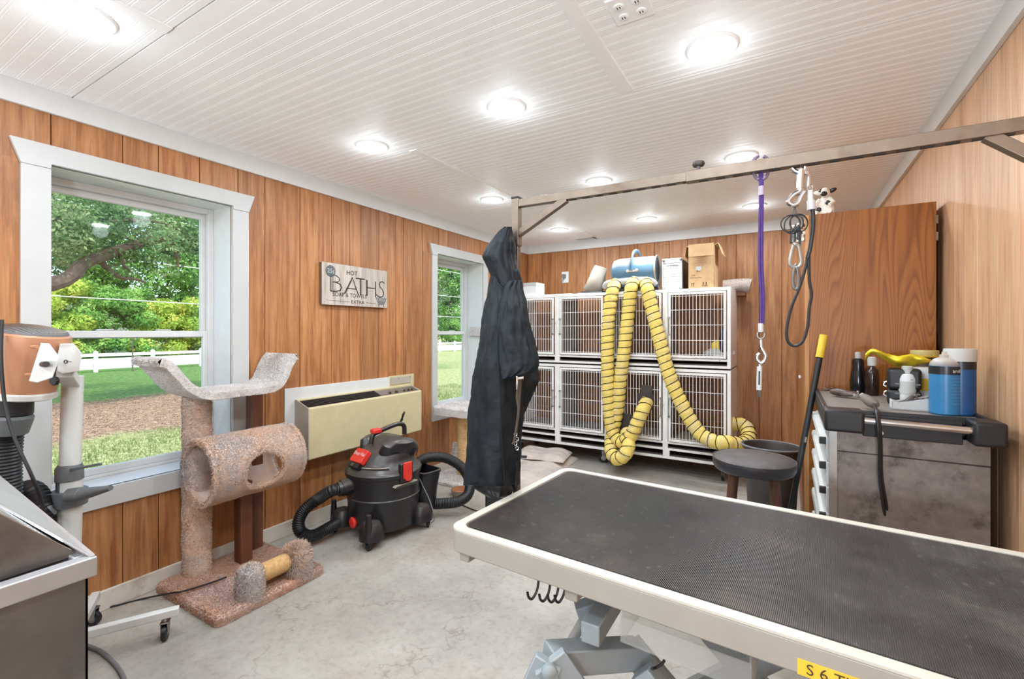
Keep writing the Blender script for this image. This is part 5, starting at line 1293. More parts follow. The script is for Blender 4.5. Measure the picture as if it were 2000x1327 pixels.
# cardboard box
x0, x1, y0, y1, z0, z1 = -.812, -.585, 4.62, 4.9, 1.746, 2.15
t = thing('cardboard_box', 'worn cardboard box with open flaps on the right end of the cages', 'box', ((x0+x1)/2, 4.76, z0))
Tp = Matrix.Identity(4)
b = MB().box(x0, x1, y0, y0+.005, z0, z1).box(x0, x1, y1-.005, y1, z0, z1).box(x0, x0+.005, y0, y1, z0, z1).box(x1-.005, x1, y0, y1, z0, z1).box(x0, x1, y0, y1, z0, z0+.005)
b.build('carton', 'card', t, bev=.002)
def flap(a, c, dd, n): # folded-over flap
    P = [Vector(a), Vector(c)]; mid = [q+Vector(dd[0]) for q in P]; end = [q+Vector(dd[1]) for q in P]
    MB().add(P+mid+end, [(0, 1, 3, 2), (2, 3, 5, 4)]).build(n, 'card', t, solid=.005, smooth=0)
flap((x0+.005, y0, z1), (x1-.002, y0, z1), ((.0, -.018, .012), (0, -.028, -.10)), 'flap')
flap((x1, y0+.01, z1), (x1, y1, z1), ((.03, 0, .015), (.065, .01, -.09)), 'flap')
flap((x0, y0+.01, z1), (x0, y1, z1), ((-.02, 0, .005), (-.035, 0, -.09)), 'flap')
fx = lambda cx, cz_: (lambda x, y, h: Vector((cx+x, y0-.001-h, cz_+y)))
for i, (s, sz_, cx, cz_) in enumerate((('- --- -- ----- --', .02, -.72, 1.985), ('--- -- ------ --', .018, -.72, 1.965), ('-- ---', .018, -.77, 1.94), ('Ac', .03, -.725, 1.905), ('S/N-', .02, -.765, 1.87), ('MADE IN CHINA', .0145, -.745, 1.85))):
    text(s, sz_, fx(cx, cz_), 'printing', 'print', t)
for cx in (-.78, -.765): MB().prism([(cx-.006, 1.805), (cx+.006, 1.805), (cx+.002, 1.79), (cx+.002, 1.775), (cx+.005, 1.772), (cx-.005, 1.772), (cx-.002, 1.775), (cx-.002, 1.79)], y0-.0015, y0-.0002, plane='xz').build('glass_mark', 'print', t)
for cx in (-.68, -.655): MB().prism([(cx-.003, 1.782), (cx+.003, 1.782), (cx+.003, 1.80), (cx+.007, 1.80), (cx, 1.812), (cx-.007, 1.80), (cx-.003, 1.80)], y0-.0015, y0-.0002, plane='xz').build('arrow_mark', 'print', t)
MB().box(-.685, -.65, 1.0, 1.0, 1, 1) if False else None
MB().box(-.695, -.64, y0-.0015, y0-.0002, 1.774, 1.778).build('arrow_bar', 'print', t)
MB().prism([(-.745, 1.955), (-.70, 1.96), (-.695, 1.93), (-.715, 1.915), (-.74, 1.925)], y0-.0015, y0-.0002, plane='xz').build('torn_sticker', 'trim_white', t)
# carpeted wall perch
def furry(b, name, mat, parent, n, L, **k):
    m = MB(); m.v = b.v; m.f = list(b.f); m.mi = list(b.mi)
    o = b.build(name, mat, parent, **k)
    q = MB(); q.v = [v.copy() for v in m.v]; q.f = list(m.f); q.mi = list(m.mi); nf = len(q.f)
    q.fur(n, L); q.f = q.f[nf:]; q.mi = q.mi[nf:]
    used = sorted({i for f in q.f for i in f}); mp = {j: i for i, j in enumerate(used)}
    q.v = [q.v[j] for j in used]; q.f = [tuple(mp[i] for i in f) for f in q.f]
    pi = q.build('pile', mat, o, smooth=0, kind='stuff', world=True)
    return o
t = thing('wall_perch', 'pale carpeted cat shelf on the back wall right of the cages', 'cat shelf', (-.4, 5.0, 1.74))
b = MB(); b.tube(smooth_path([(-.55, 4.98, 1.80), (-.4, 4.98, 1.80), (-.31, 4.98, 1.785)], 6), [.05, .052, .053, .054, .055, .057, .058, .06, .062, .064, .066, .067, .064], 14)
furry(b, 'shelf', 'cushion', t, 6000, .006)
MB().box(-.5, -.36, 5.0, YB, 1.70, 1.74).build('bracket', 'wall_wood', t)
# white carpeted pad on the narrow window reveal
t = thing('carpet_patch', 'grey carpet patch on the side of the narrow window reveal', 'carpet patch', (-2.96, 4.17, 1.3))
furry(MB().box(-3.00, -2.87, 4.150, 4.18, 1.305, 1.40), 'pad', 'fur_grey', t, 1200, .008)
t = thing('small_clip', 'small black clip on the sill of the narrow window', 'clip', (-2.93, 4.05, .586)); MB().box(-2.97, -2.9, 4.02, 4.09, .585, .602).build('body', 'black', t, bev=.004)
#@@PART5
# ================================================================== LEFT WALL THINGS
# ---- wall heater / air conditioner
t = thing('wall_air_conditioner', 'cream wall air conditioner on a white backing panel', 'air conditioner', (-2.78, 2.48, .5))
MB().box(XL, XL+.014, 1.868, 2.80, .47, .972).build('backing_panel', 'white', t, bev=.002)
MB().box(XL, XL+.014, 2.80, 3.093, .47, .978).build('backing_panel', 'cream', t, bev=.002)
MB().box(XL+.014, XL+.02, 2.815, 3.05, .905, .965).build('access_plate', 'cream_side', t, bev=.002)
for y in (2.9, 3.04): MB().cyl((XL+.02, y, .955), (XL+.023, y, .955), .004, 8).build('screw', 'lead', t)
y0, y1, xf, xbk = 1.938, 3.03, -2.70, XL+.014
zb_, zf, zt = .502, .845, .892
for a, c in ((y0, y0+.008), (y1-.008, y1)): MB().prism([(xbk, zb_-.0), (xf-.012, zb_), (xf, zb_+.012), (xf, zf), (xbk+.02, zt), (xbk, zt)], a, c, plane='xz').build('end_panel', 'cream_side', t, bev=.002)
MB().prism([(xf-.02, zb_), (xf-.008, zb_), (xf, zb_+.008), (xf, zf-.006), (xf-.006, zf), (xf-.02, zf+.004)], y0+.006, y1-.006, plane='xz').build('front_panel', 'cream', t, bev=.002)
MB().prism([(xbk, zt-.012), (xbk, zt), (xbk+.03, zt-.004), (xbk+.03, zt-.014)], y0+.006, y1-.006, plane='xz').build('top_rail', 'cream', t)
MB().box(xbk, xf-.02, y0+.008, y1-.008, zb_+.002, zb_+.01).build('bottom_pan', 'grille_dark', t)
MB().prism([(xbk+.006, zt-.05), (xf-.02, zf-.04), (xf-.02, zf-.036), (xbk+.006, zt-.046)], y0+.01, 2.62, plane='xz').build('grille_well', 'grille_dark', t)
for k in range(6):
    f = (k+.5)/6; x = xbk+.03+(xf-.018-xbk-.03)*f; z = (zt-.006)*(1-f)+(zf)*f-.004
    MB().bar((x, y0+.012, z), (x, 2.60, z-.001), .014, .0035, up=(-.7, 0, .5)).build('louvre', 'bin_dark', t)
for k in range(7):
    y = y0+.09+k*.085; MB().bar((xbk+.03, y, zt-.018), (xf-.02, y, zf-.012), .003, .006).build('louvre_spacer', 'grille_dark', t)
MB().prism([(xbk+.03, zt-.014), (xf-.018, zf-.006), (xf-.018, zf-.012), (xbk+.03, zt-.02)], 2.61, y1-.008, plane='xz').build('control_plate', 'zinc', t)
for y, s in ((2.72, .009), (2.79, .012), (2.88, .008), (2.93, .010), (2.97, .008)):
    MB().cyl((xf-.06, y, zf+.004), (xf-.055, y, zf+.020), s, 12).build('knob', 'bin_dark', t)
# ---- sign
t = thing('bath_sign', 'distressed plank sign reading HOT BATHS on the left wall', 'sign', (XL+.02, 2.45, 1.54))
sy0, sy1, sz0, sz1 = 2.137, 2.76, 1.543, 1.845
MB().box(XL+.001, XL+.026, sy0+.002, sy1-.002, sz0+.002, sz1-.002).build('core', plain('sign_edge', '#5f5148', .8), t)
M['sign'] = wood('sign_boards', ('#a89a8e', '#c5b8ac', '#d6ccc2'), grain=(10, 10, .8), scale=3, knots=True, dark='#9a948f', tone=.1)
yy = [sy0, 2.25, 2.325, 2.43, 2.50, 2.585, 2.67, sy1]
for a, c in zip(yy, yy[1:]): MB().box(XL+.026, XL+.0305, a+.0008, c-.0008, sz0, sz1).build('plank', 'sign', t, bev=.001)
xs0 = XL+.0312
sg = lambda cy, cz_, kx=1: (lambda x, y, h: Vector((xs0+h, cy+x*kx, cz_+y)))
text('HOT', .048, sg(2.40, 1.775), 'lettering', 'ink', t)
def stroke(P, r=.0032, n='lettering', m='ink', closed=False):
    MB().tube([Vector((xs0, sy0+u, sz0+v)) for u, v in P], r, 6, closed=closed).build(n, m, t)
# BATHS in big hand-drawn outline capitals
stroke([(.075, .105), (.075, .215), (.12, .215), (.145, .20), (.148, .18), (.13, .168), (.09, .166)]); stroke([(.12, .166), (.155, .155), (.168, .13), (.155, .108), (.12, .10), (.068, .10)], .004)
stroke([(.092, .11), (.092, .205)], .002)
stroke([(.195, .09), (.265, .215), (.325, .085)], .0042); stroke([(.205, .09), (.262, .195)], .0018); stroke([(.21, .13), (.30, .13)], .0035)
stroke([(.30, .213), (.385, .213)], .0042); stroke([(.342, .213), (.342, .085)], .004); stroke([(.352, .21), (.352, .085)], .0018)
stroke([(.405, .21), (.405, .085)], .0042); stroke([(.495, .205), (.495, .08)], .0042); stroke([(.405, .15), (.495, .15)], .0035); stroke([(.414, .21), (.414, .088)], .0016)
stroke([(.59, .20), (.57, .212), (.545, .205), (.535, .185), (.545, .165), (.57, .145), (.583, .12), (.575, .095), (.55, .085), (.52, .09), (.505, .105)], .0036)
text('SOAP & TOWELS', .042, sg(2.385, 1.608, 1.0), 'lettering', 'ink', t)
text('EXTRA', .036, sg(2.455, 1.562, 1.15), 'lettering', 'ink', t)
for a, c in ((.03, .24), (.40, .50)): stroke([(a, .032), (c, .030)], .0010)
bd = MB().lathe([(.001, .002), (.036, .002), (.042, 0.0)], (0, 0, 0), 28, Matrix.Translation((xs0+.001, sy0+.072, sz0+.243)) @ Matrix.Rotation(PI/2, 4, 'Y'), cap=False).build('round_badge', plain('badge', '#596066', .6), t)
stroke([(.072+.037*math.cos(a), .243+.037*math.sin(a)) for a in [k*PI/12 for k in range(24)]], .002, 'badge_ring', 'trim_white', True)
text('25¢', .044, lambda x, y, h: Vector((xs0+.005, sy0+.072+x, sz0+.229+y)), 'lettering', 'trim_white', t)
tubp = [(.505, .078), (.52, .045), (.535, .022), (.59, .022), (.605, .045), (.618, .078), (.59, .083), (.53, .083)]
MB().prism([(sy0+a-.005, sz0+c) for a, c in tubp], xs0-.0006, xs0+.0004, plane='yz').build('bathtub_picture', 'lead', t)
for a in (.53, .557, .585): stroke([(a-.005+.010*math.cos(k), .066+.014*math.sin(k)) for k in [i*PI/5 for i in range(10)]], .0016, 'bathtub_detail', 'trim_white', True)
for a in (.535, .585): stroke([(a-.005, .022), (a-.01 if a < .55 else a, .008)], .0022, 'bathtub_foot', 'ink')

# ---- big cat tree
t = thing('cat_tree', 'tall pinkish-grey carpeted cat tree with tunnel and curved perch', 'cat tree', (-2.54, 1.42, 0))
def slab(x0, x1, y0, y1, z0, z1, r, step=.05):
    b = MB(); P = rrect(x0, x1, y0, y1, r, 6); Pi = rrect(x0+.012, x1-.012, y0+.012, y1-.012, max(.005, r-.01), 6); n = len(P)
    c = ((x0+x1)/2, (y0+y1)/2)
    b.add([(x, y, z0) for x, y in P]+[(x, y, z1-.012) for x, y in P]+[(x, y, z1) for x, y in Pi], [(i, (i+1) % n, n+(i+1) % n, n+i) for i in range(n)]+[(n+i, n+(i+1) % n, 2*n+(i+1) % n, 2*n+i) for i in range(n)]+[tuple(range(n))[::-1]])
    # top cap as a fan so that pile spreads evenly
    k = len(b.v); b.v.append(Vector((c[0], c[1], z1))); 
    for i in range(n): b.f.append((2*n+i, 2*n+(i+1) % n, k)); b.mi.append(0)
    return b
furry(slab(-2.83, -2.225, 1.13, 1.70, .002, .045, .035), 'base', 'fur_brown', t, 32000, .009)
b = MB(); b.tube([(-2.762, 1.30, .04+.96*k/20) for k in range(21)], [.066+.002*math.sin(k*2.1) for k in range(21)], 28)
furry(b, 'carpet_post', 'fur', t, 24000, .008)
MB().box(-2.70, -2.632, 1.462, 1.53, .04, .50).build('wood_post', 'post_wood', t, bev=.004)
MB().box(-2.81, -2.742, 1.59, 1.658, .04, .97).build('wood_post', 'post_wood', t, bev=.004)
# tunnel
TCy0, TCy1, TCx, TCz, TR = 1.235, 1.725, -2.605, .622, .172
b = MB(); nu, nv = 80, 56; hole = (1.487, -.13)   # centre along y, centre angle
idx = {}
for i in range(nu):
    for j in range(nv):
        a = 2*PI*i/nu; v = j/(nv-1); y = TCy0+(TCy1-TCy0)*v
        rr = TR+.004*noise.noise(Vector((a*3, v*6, 0)))-.010*max(0, abs(v-.5)*2-.85)/.15
        b.v.append(Vector((TCx+rr*math.cos(a), y, TCz+rr*math.sin(a))))
for i in range(nu):
    for j in range(nv-1):
        a = 2*PI*(i+.5)/nu; a = (a+PI) % (2*PI)-PI; v = (j+.5)/(nv-1); y = TCy0+(TCy1-TCy0)*v
        if ((y-hole[0])/.114)**2+((a-hole[1])*TR/.104)**2 < 1: continue
        i2 = (i+1) % nu; b.f.append((i*nv+j, i*nv+j+1, i2*nv+j+1, i2*nv+j)); b.mi.append(0)
tun = furry(b, 'tunnel', 'fur', t, 60000, .008, smooth=60)
md = tun.modifiers.new('thickness', 'SOLIDIFY'); md.thickness = .016; md.offset = -1
# rims of the tunnel mouths and of the side hole, thick with pile
for y, r_ in ((TCy0, TR-.012), (TCy1, TR-.012)):
    b = MB(); b.tube([(TCx+r_*math.cos(a), y, TCz+r_*math.sin(a)) for a in [k*PI/24 for k in range(48)]], .011, 8, closed=True, up=(0, 1, 0)); furry(b, 'tunnel_rim', 'fur', t, 7000, .012)
b = MB(); pts = []
for k in range(40):
    a = 2*PI*k/40; y = hole[0]+.116*math.cos(a); th = hole[1]+.108*math.sin(a)/TR; pts.append((TCx+(TR-.006)*math.cos(th), y, TCz+(TR-.006)*math.sin(th)))
b.tube(pts, .009, 8, closed=True); furry(b, 'hole_rim', 'fur', t, 5000, .013)
MB().box(-2.74, -2.66, 1.43, 1.57, .44, .47).build('tunnel_bracket', 'post_wood', t)
# curved perch
prof = [(1.045, 1.205), (1.08, 1.19), (1.12, 1.14), (1.17, 1.075), (1.235, 1.03), (1.30, 1.015), (1.40, 1.018), (1.50, 1.018), (1.60, 1.020), (1.655, 1.045), (1.685, 1.09), (1.705, 1.14), (1.735, 1.185), (1.75, 1.20)]
pp_ = smooth_path([(0, a, c) for a, c in prof], 4); n = len(pp_)
b = MB(); up_ = []; lo_ = []
for i, p in enumerate(pp_):
    tg = (pp_[min(i+1, n-1)]-pp_[max(i-1, 0)]).normalized(); nn = Vector((0, -tg.z, tg.y)); up_.append(p+nn*.019); lo_.append(p-nn*.019)
loop = up_+[pp_[-1]+(pp_[-1]-pp_[-2]).normalized()*.012]+lo_[::-1]+[pp_[0]+(pp_[0]-pp_[1]).normalized()*.012]
m = len(loop); X0, X1 = -2.845, -2.555; nx = 10
for k in range(nx+1):
    x = X0+(X1-X0)*k/nx; sc2 = 1
    for q in loop: b.v.append(Vector((x, q.y, q.z)))
for k in range(nx):
    for i in range(m): j = (i+1) % m; b.f.append((k*m+i, k*m+j, (k+1)*m+j, (k+1)*m+i)); b.mi.append(0)
for k in (0, nx):
    for i in range(n-1):
        fce = (k*m+i, k*m+i+1, k*m+(m-2-i)-0-0-0-0, k*m+(m-1-i)) if False else (k*m+i, k*m+i+1, k*m+2*n-1-i, k*m+2*n-i)
        b.f.append(fce if k == 0 else fce[::-1]); b.mi.append(0)
# orient outward
bmx = bmesh.new(); me_ = bpy.data.meshes.new('tmp'); me_.from_pydata([tuple(v) for v in b.v], [], b.f); bmx.from_mesh(me_); bmesh.ops.recalc_face_normals(bmx, faces=bmx.faces[:])
b.v = [v.co.copy() for v in bmx.verts]; b.f = [tuple(v.index for v in f.verts) for f in bmx.faces]; b.mi = [0]*len(b.f); bmx.free(); bpy.data.meshes.remove(me_)
furry(b, 'perch', 'fur_grey', t, 45000, .006, smooth=60)
# scratching roll on the same base
for (y, zt_, nm, L, mt) in ((1.318, .185, 'roll_end', .008, 'fur'), (1.572, .185, 'roll_end', .026, 'fur')):
    b = MB().lathe([(.064, .03), (.066, .10), (.064, .15), (.055, .175), (.035, .19), (.001, .195)], (-2.29, y, 0), 24, cap=False)
    furry(b, nm, mt, t, 9000, L)
b = MB(); P = resample([Vector((-2.29, 1.37, .128)), Vector((-2.29, 1.53, .128))], .002); b.tube(P, [.044*(1+.05*math.sin(i*PI/2)) for i in range(len(P))], 28); b.build('sisal_roll', 'sisal', t)

# ---- second cat tree in the corner behind the jacket
t = thing('cat_tree', 'small cat tree with pale perch and worn sisal post under the narrow window', 'cat tree', (-2.58, 3.46, 0))
furry(slab(-2.78, -2.36, 3.24, 3.68, .60, .675, .05), 'perch', 'fur_grey', t, 9000, .009)
b = MB(); P = resample([Vector((-2.58, 3.46, .03)), Vector((-2.58, 3.46, .60))], .003); b.tube(P, [.055*(1+.02*math.sin(i*PI/2)) for i in range(len(P))], 22); b.build('sisal_post', 'sisal', t)
furry(MB().tube([(-2.63, 3.42, .14), (-2.635, 3.415, .22), (-2.63, 3.42, .33)], [.012, .02, .008], 8), 'frayed_tuft', 'fur_grey', t, 900, .035)
furry(slab(-2.80, -2.34, 3.2, 3.72, .002, .035, .04), 'base', 'fur_grey', t, 9000, .009)
# ---- pet bed
t = thing('pet_bed', 'beige tufted pet bed lying folded on the floor before the cages', 'pet bed', (-2.2, 4.0, 0))
def pad(x0, x1, y0, y1, z, h, rot, c, seed):
    def f(u, v):
        x = x0+(x1-x0)*u; y = y0+(y1-y0)*v
        e = min(1, 6*min(u, 1-u, v, 1-v)); tuft = abs(math.sin(u*PI*2.0))*.5+abs(math.sin(v*PI*3.0))*.5
        return x, y, z+h*(math.sqrt(max(0, e)))*(.55+.45*tuft)+.006*noise.noise(Vector((x*9, y*9, seed)))
    b = MB(); Rm = Matrix.Translation((*c, 0)) @ Matrix.Rotation(rot, 4, 'Z')
    b.grid(lambda u, v: Rm @ Vector(f(u, v)), 40, 52)
    b.grid(lambda u, v: Rm @ Vector((x0+(x1-x0)*u, y0+(y1-y0)*v, z-.002)), 2, 2)
    return b
pad(-.36, .30, -.62, .56, .004, .075, .06, (-2.17, 4.02), 1).build('lower_pad', 'cushion', t, smooth=80)
pad(-.30, .24, -.06, .34, .075, .055, .18, (-2.13, 4.16), 2).build('folded_pad', 'cushion', t, smooth=80)
q = at(1023, 893, Z=.13); MB().box(-.03, .03, -.02, .02, 0, .003, Matrix.Translation(q) @ Matrix.Rotation(.3, 4, 'Z') @ Matrix.Rotation(.4, 4, 'X')).build('tag', 'black', t)
# ---- bowl and floor clutter
q = at(900, 966, Z=0); t = thing('pet_bowl', 'grey-rimmed terracotta pet bowl inside the vacuum hose loop', 'bowl', q)
MB().lathe([(.07, 0), (.082, .045), (.078, .046), (.066, .006), (.001, .005)], q, 32, cap=False).build('bowl', 'terra', t)
MB().lathe([(.0715, 0), (.0835, .044)], q, 32, cap=False).build('glaze_band', 'bowl_grey', t)
for lb_, P, r_ in (('thin black cable lying on the floor before the jacket', [(852, 975), (880, 980), (905, 988), (930, 998), (960, 1002)], .004),
                   ('thin tangled wire on the floor behind the vacuum caddy', [(858, 905), (866, 910), (872, 918), (862, 924), (856, 914), (866, 906), (884, 922), (878, 928)], .002),
                   ('black cord running from the tub across the cat tree base', [(150, 1195), (215, 1186), (280, 1170), (340, 1158), (352, 1157), (400, 1143), (442, 1128)], .0045),
                   ('grey hose curving on the floor at the bottom left beside the tub', [(170, 1262), (195, 1272), (215, 1288), (233, 1308), (243, 1330), (245, 1360)], .008),
                   ('black cord along the baseboard left of the vacuum', [(575, 1058), (600, 1045), (640, 1025), (680, 1005)], .004)):
    pts = []
    for i, (u, v) in enumerate(P):
        zz = r_+.001
        if lb_.startswith('black cord running') and i >= 4: zz = .062
        elif lb_.startswith('black cord running') and i == 3: zz = .052
        pts.append(at(u, v, Z=zz))
    tag(MB().tube(smooth_path(pts, 8), r_, 8).build('cord' if 'hose' not in lb_ else 'hose', 'black' if 'hose' not in lb_ else 'lead'), lb_, 'cord' if 'hose' not in lb_ else 'hose')
# ---- wet and dry vacuum
VX, VY, VR = -2.38, 2.29, math.radians(-9.8)
v_ = thing('shop_vacuum', 'black wet and dry vacuum with red latches on the floor', 'vacuum', (VX, VY, 0), VR)
VB = lambda b, n, m, **k: b.build(n, m, k.pop('par', v_), world=False, **k)
VB(MB().lathe([(.001, .045), (.18, .045), (.215, .06), (.228, .12), (.238, .24), (.243, .255), (.243, .262), (.238, .268), (.243, .40)], (0, 0, 0), 48, sy=1.0), 'drum', 'vac')
VB(MB().lathe([(.243, .398), (.252, .402), (.254, .425), (.247, .435), (.24, .44)], (0, 0, 0), 48), 'lid_rim', 'vac')
hd = [(.240, .438), (.222, .455), (.200, .475), (.188, .51), (.175, .55), (.15, .59), (.11, .62), (.06, .636), (.001, .64)]
def head():
    b = MB(); n = 48; vs = []
    for r, z in hd:
        for k in range(n):
            a = 2*PI*k/n; x = r*math.cos(a)*.96; y = r*math.sin(a)*1.03
            t_ = max(0, (z-.46)/.18); zz = z-t_*.05*max(0, -math.sin(a))*(r/.15)-.0
            y2 = y+.02*t_
            vs.append((x, y2, zz))
    fs = [(i*n+k, i*n+(k+1) % n, (i+1)*n+(k+1) % n, (i+1)*n+k) for i in range(len(hd)-1) for k in range(n)]
    return b.add(vs, fs)
VB(head(), 'motor_head', 'vac')
# bulging motor shrouds left and right with vent louvres
for s in (-1, 1):
    S = Matrix.Translation((s*.115, .045, .565)) @ Matrix.Rotation(s*.42, 4, 'Y') @ Matrix.Rotation(-.12, 4, 'X')
    sh = VB(MB().lathe([(.001, -.075), (.08, -.07), (.088, -.02), (.082, .03), (.055, .058), (.001, .066)], (0, 0, 0), 32, S, sx=.72, sy=1.75, cap=False), 'side_shroud', 'vac')
    for k in range(5): MB().tube([S @ Vector((s*.06, .035+.02*k, -.04)), S @ Vector((s*.052, .035+.02*k, .022))], .003, 6).build('vent_slot', 'black_gloss', sh, world=False)
# cover panels of the drum, latches
for s in (-1, 1):
    L_ = MB(); 
    lt = VB(MB().box(s*.238-.012, s*.238+.022, -.048, .048, .375, .50), 'latch_housing', 'vac', bev=.008)
    VB(MB().box(s*.262-.008, s*.262+.010, -.032, .032, .40, .505), 'latch', 'red', bev=.006, seg=3)
    VB(MB().cyl((s*.262, 0, .41), (s*.277, 0, .41), .026, 20), 'latch_button', 'red')
    VB(MB().prism([(-.085, .345), (.075, .345), (.095, .36), (.085, .368), (-.075, .366), (-.095, .355)], s*.225, s*.262, plane='yz'), 'carry_grip', M['cream_side'] if False else 'dust_grip', bev=.004) if 'dust_grip' in M else None
M['dust_grip'] = dusty('dusty_grip', '#3a3735', '#a99c8c', .5, .8)
for s in (-1, 1): VB(MB().prism([(-.085, .345), (.075, .345), (.095, .36), (.085, .368), (-.075, .366), (-.095, .355)], s*.225, s*.258, plane='yz'), 'carry_grip', 'dust_grip', bev=.004)
for z in (.435, .47):
    VB(MB().tube([(.236*math.cos(a)*(1 if z < .45 else .90), .236*math.sin(a)*(1 if z < .45 else .9), z) for a in [math.radians(-85+k*5) for k in range(13)]], .005, 6), 'lid_ridge', 'dust_grip')
# front red label plate, switch window, port
FP = Matrix.Translation((0, -.185, .540)) @ Matrix.Rotation(math.radians(48), 4, 'X')   # local y runs up the slope, z faces front-up
lp = VB(MB().prism(rrect(-.066, .066, -.05, .045, .014, 4), -.03, .006, FP), 'label_plate', 'red', bev=.003)
text('Shop·Vac', .034, lambda x, y, h: FP @ Vector((x, y-.002, .0068+h)), 'lettering', 'white', lp, world=False)
VB(MB().prism(rrect(-.06, .06, -.085, -.052, .008, 3), -.03, .004, FP), 'switch_window', 'black_gloss', bev=.002)
VB(MB().box(-.012, .012, -.075, -.058, .003, .01, None) if False else MB().prism([(-.012, -.078), (.012, -.078), (.012, -.06), (-.012, -.06)], .003, .009, FP), 'switch', 'dull_metal')
VB(MB().lathe([(.252, .425), (.262, .43), (.262, .452), (.245, .462)], (0, 0, 0), 48, sx=.98), 'lid_band', 'dust_grip') if False else None
VB(MB().cyl((-.02, -.20, .355), (-.03, -.295, .345), .052, 24).cyl((-.03, -.29, .345), (-.035, -.315, .343), .046, 24), 'hose_port', 'vac')
# handle over the head
VB(MB().tube(smooth_path([(0, -.10, .60), (0, -.085, .655), (0, -.04, .672), (0, .04, .690), (0, .12, .70), (0, .165, .68), (0, .17, .62)], 5), .016, 12), 'carry_handle', 'vac')
VB(MB().box(-.026, .026, -.095, -.03, .665, .695), 'power_switch', 'red', bev=.008)
VB(MB().tube(smooth_path([(0, .13, .70), (0, .15, .735), (.012, .155, .765), (.0, .17, .775), (-.012, .165, .755), (0, .15, .72)], 5), .007, 8), 'cord_hook', 'black_gloss')
# feet with casters
fp = [(.205, -.245), (-.205, -.245), (.205, .215), (-.205, .215)]
for i, (x, y) in enumerate(fp):
    S = Matrix.Translation((x*.86, y*.86, 0))
    VB(MB().lathe([(.001, .055), (.078, .055), (.076, .11), (.05, .155), (.001, .17)], (x*.84, y*.84, 0), 24, cap=False), 'caster_foot', 'vac')
    if i < 2: VB(MB().tube([(x*1.02, y*1.02, .06), (x*1.02, y*1.02, .22)], [.026, .016], 14), 'tool_peg', 'vac')
    caster(v_, pmat(v_) @ Vector((x, y, 0)), .024, fork='black', rot=.4*i)
VB(MB().lathe([(.001, 0), (.034, 0), (.036, .012), (.028, .02), (.001, .022)], (0, 0, 0), 24, Matrix.Translation((.0, -.225, .115)) @ Matrix.Rotation(PI/2, 4, 'X')), 'drain_cap', 'red')
# tool caddy at the back: an open bucket
ob = rrect(-.15, .15, .22, .40, .05, 5); ib = rrect(-.142, .142, .228, .392, .045, 5); lo_b = rrect(-.125, .125, .20, .36, .05, 5)
b = MB(); n = len(ob)
b.add([(x, y, .07) for x, y in lo_b]+[(x, y, .33) for x, y in ob]+[(x*1.04, y+.004*(1 if y > .3 else -1), .335) for x, y in ob]+[(x*1.04, y+.004*(1 if y > .3 else -1), .35) for x, y in ob]+[(x, y, .352) for x, y in ib]+[(x*.85, y*.97, .10) for x, y in ib],
      [(k*n+i, k*n+(i+1) % n, (k+1)*n+(i+1) % n, (k+1)*n+i) for k in range(5) for i in range(n)]+[tuple(range(n))[::-1], tuple(5*n+i for i in range(n))])
VB(b, 'tool_caddy', 'vac')
for x in (-.09, .09): caster(v_, pmat(v_) @ Vector((x, .33, 0)), .024, mat='trim_white' if x > 0 else 'black', fork='black', rot=.9)
# hoses
Vm = pmat(v_)
h1 = [Vm @ Vector(p) for p in ((-.035, -.31, .343), (-.05, -.36, .34))]
h1 += [at(622, 975, D=2.98), at(596, 995, D=2.95), at(583, 1020, D=2.92), at(588, 1040, D=2.92), at(610, 1047, D=2.93), at(645, 1030, D=3.02), at(680, 1008, D=3.2), at(700, 995, D=3.35)]
for p in h1: p.z = max(p.z, .045); p.x = max(p.x, XL+.09)
hb = MB(); ribbed(hb, smooth_path(h1, 10), .036, .011, .06, 18); hb.build('suction_hose', 'black', v_, smooth=20)
h2 = [at(808, 925, D=3.45), at(816, 905, D=3.5), at(838, 894, D=3.55), at(870, 895, D=3.6), at(900, 912, D=3.6), at(917, 940, D=3.55), at(914, 966, D=3.45), at(895, 980, D=3.4), at(865, 984, D=3.4), at(845, 984, D=3.42), at(820, 980, D=3.5)]
for p in h2: p.z = max(p.z, .045)
hb = MB(); ribbed(hb, smooth_path(h2, 10), .038, .011, .03, 18); hb.build('extension_hose', 'black', v_, smooth=20)
pc = smooth_path([at(815, 925, D=3.3), at(826, 950, D=3.2), at(838, 975, D=3.15), at(846, 1000, D=3.1), at(848, 1015, D=3.1), at(842, 1022, D=3.12)], 6)
MB().tube(pc, .0035, 6).build('power_cord', 'lead', v_)

# ================================================================== HANGING FROM THE BAR
BY = 1.297
def hp(px, py, off=0): return at(px, py, Y=BY+off)
# purple loop with plastic hook and snap
t = thing('purple_tether', 'purple cord tether with mauve ring and silver snap hanging from the bar', 'tether', hp(1486, 775))
for s in (-1, 1):
    MB().tube(smooth_path([hp(1486+s*5, 305, s*.004), hp(1486+s*13, 312, s*.01), hp(1486+s*15, 330, s*.01), hp(1486+s*11, 345, .004), hp(1486+s*3, 351, 0)], 6), [.0035]*20+[.0045]*5 if False else .0042, 8).build('ring_half', 'purple_grey', t)
for s in (-1, 1):
    MB().tube(smooth_path([hp(1486+s*2, 332), hp(1487+s*2.2, 380), hp(1486+s*2.4, 450), hp(1486+s*2.6, 520), hp(1489+s*2.4, 580), hp(1488+s*2.2, 634)], 8), .0032, 8).build('cord', 'purple', t)
MB().cyl(hp(1487, 364), hp(1487, 382), .0068, 12).build('slider', plain('mauve_slide', '#a99fb0', .4), t)
MB().cyl(hp(1486, 632), hp(1486, 649), .0062, 12).build('crimp', 'trim_white', t)
MB().tube([hp(1486, 655)+Vector((.008*math.cos(a), .004*math.sin(a), .009*math.sin(a))) for a in [k*PI/6 for k in range(12)]], .002, 6, closed=True).build('eyelet', 'dull_metal', t)
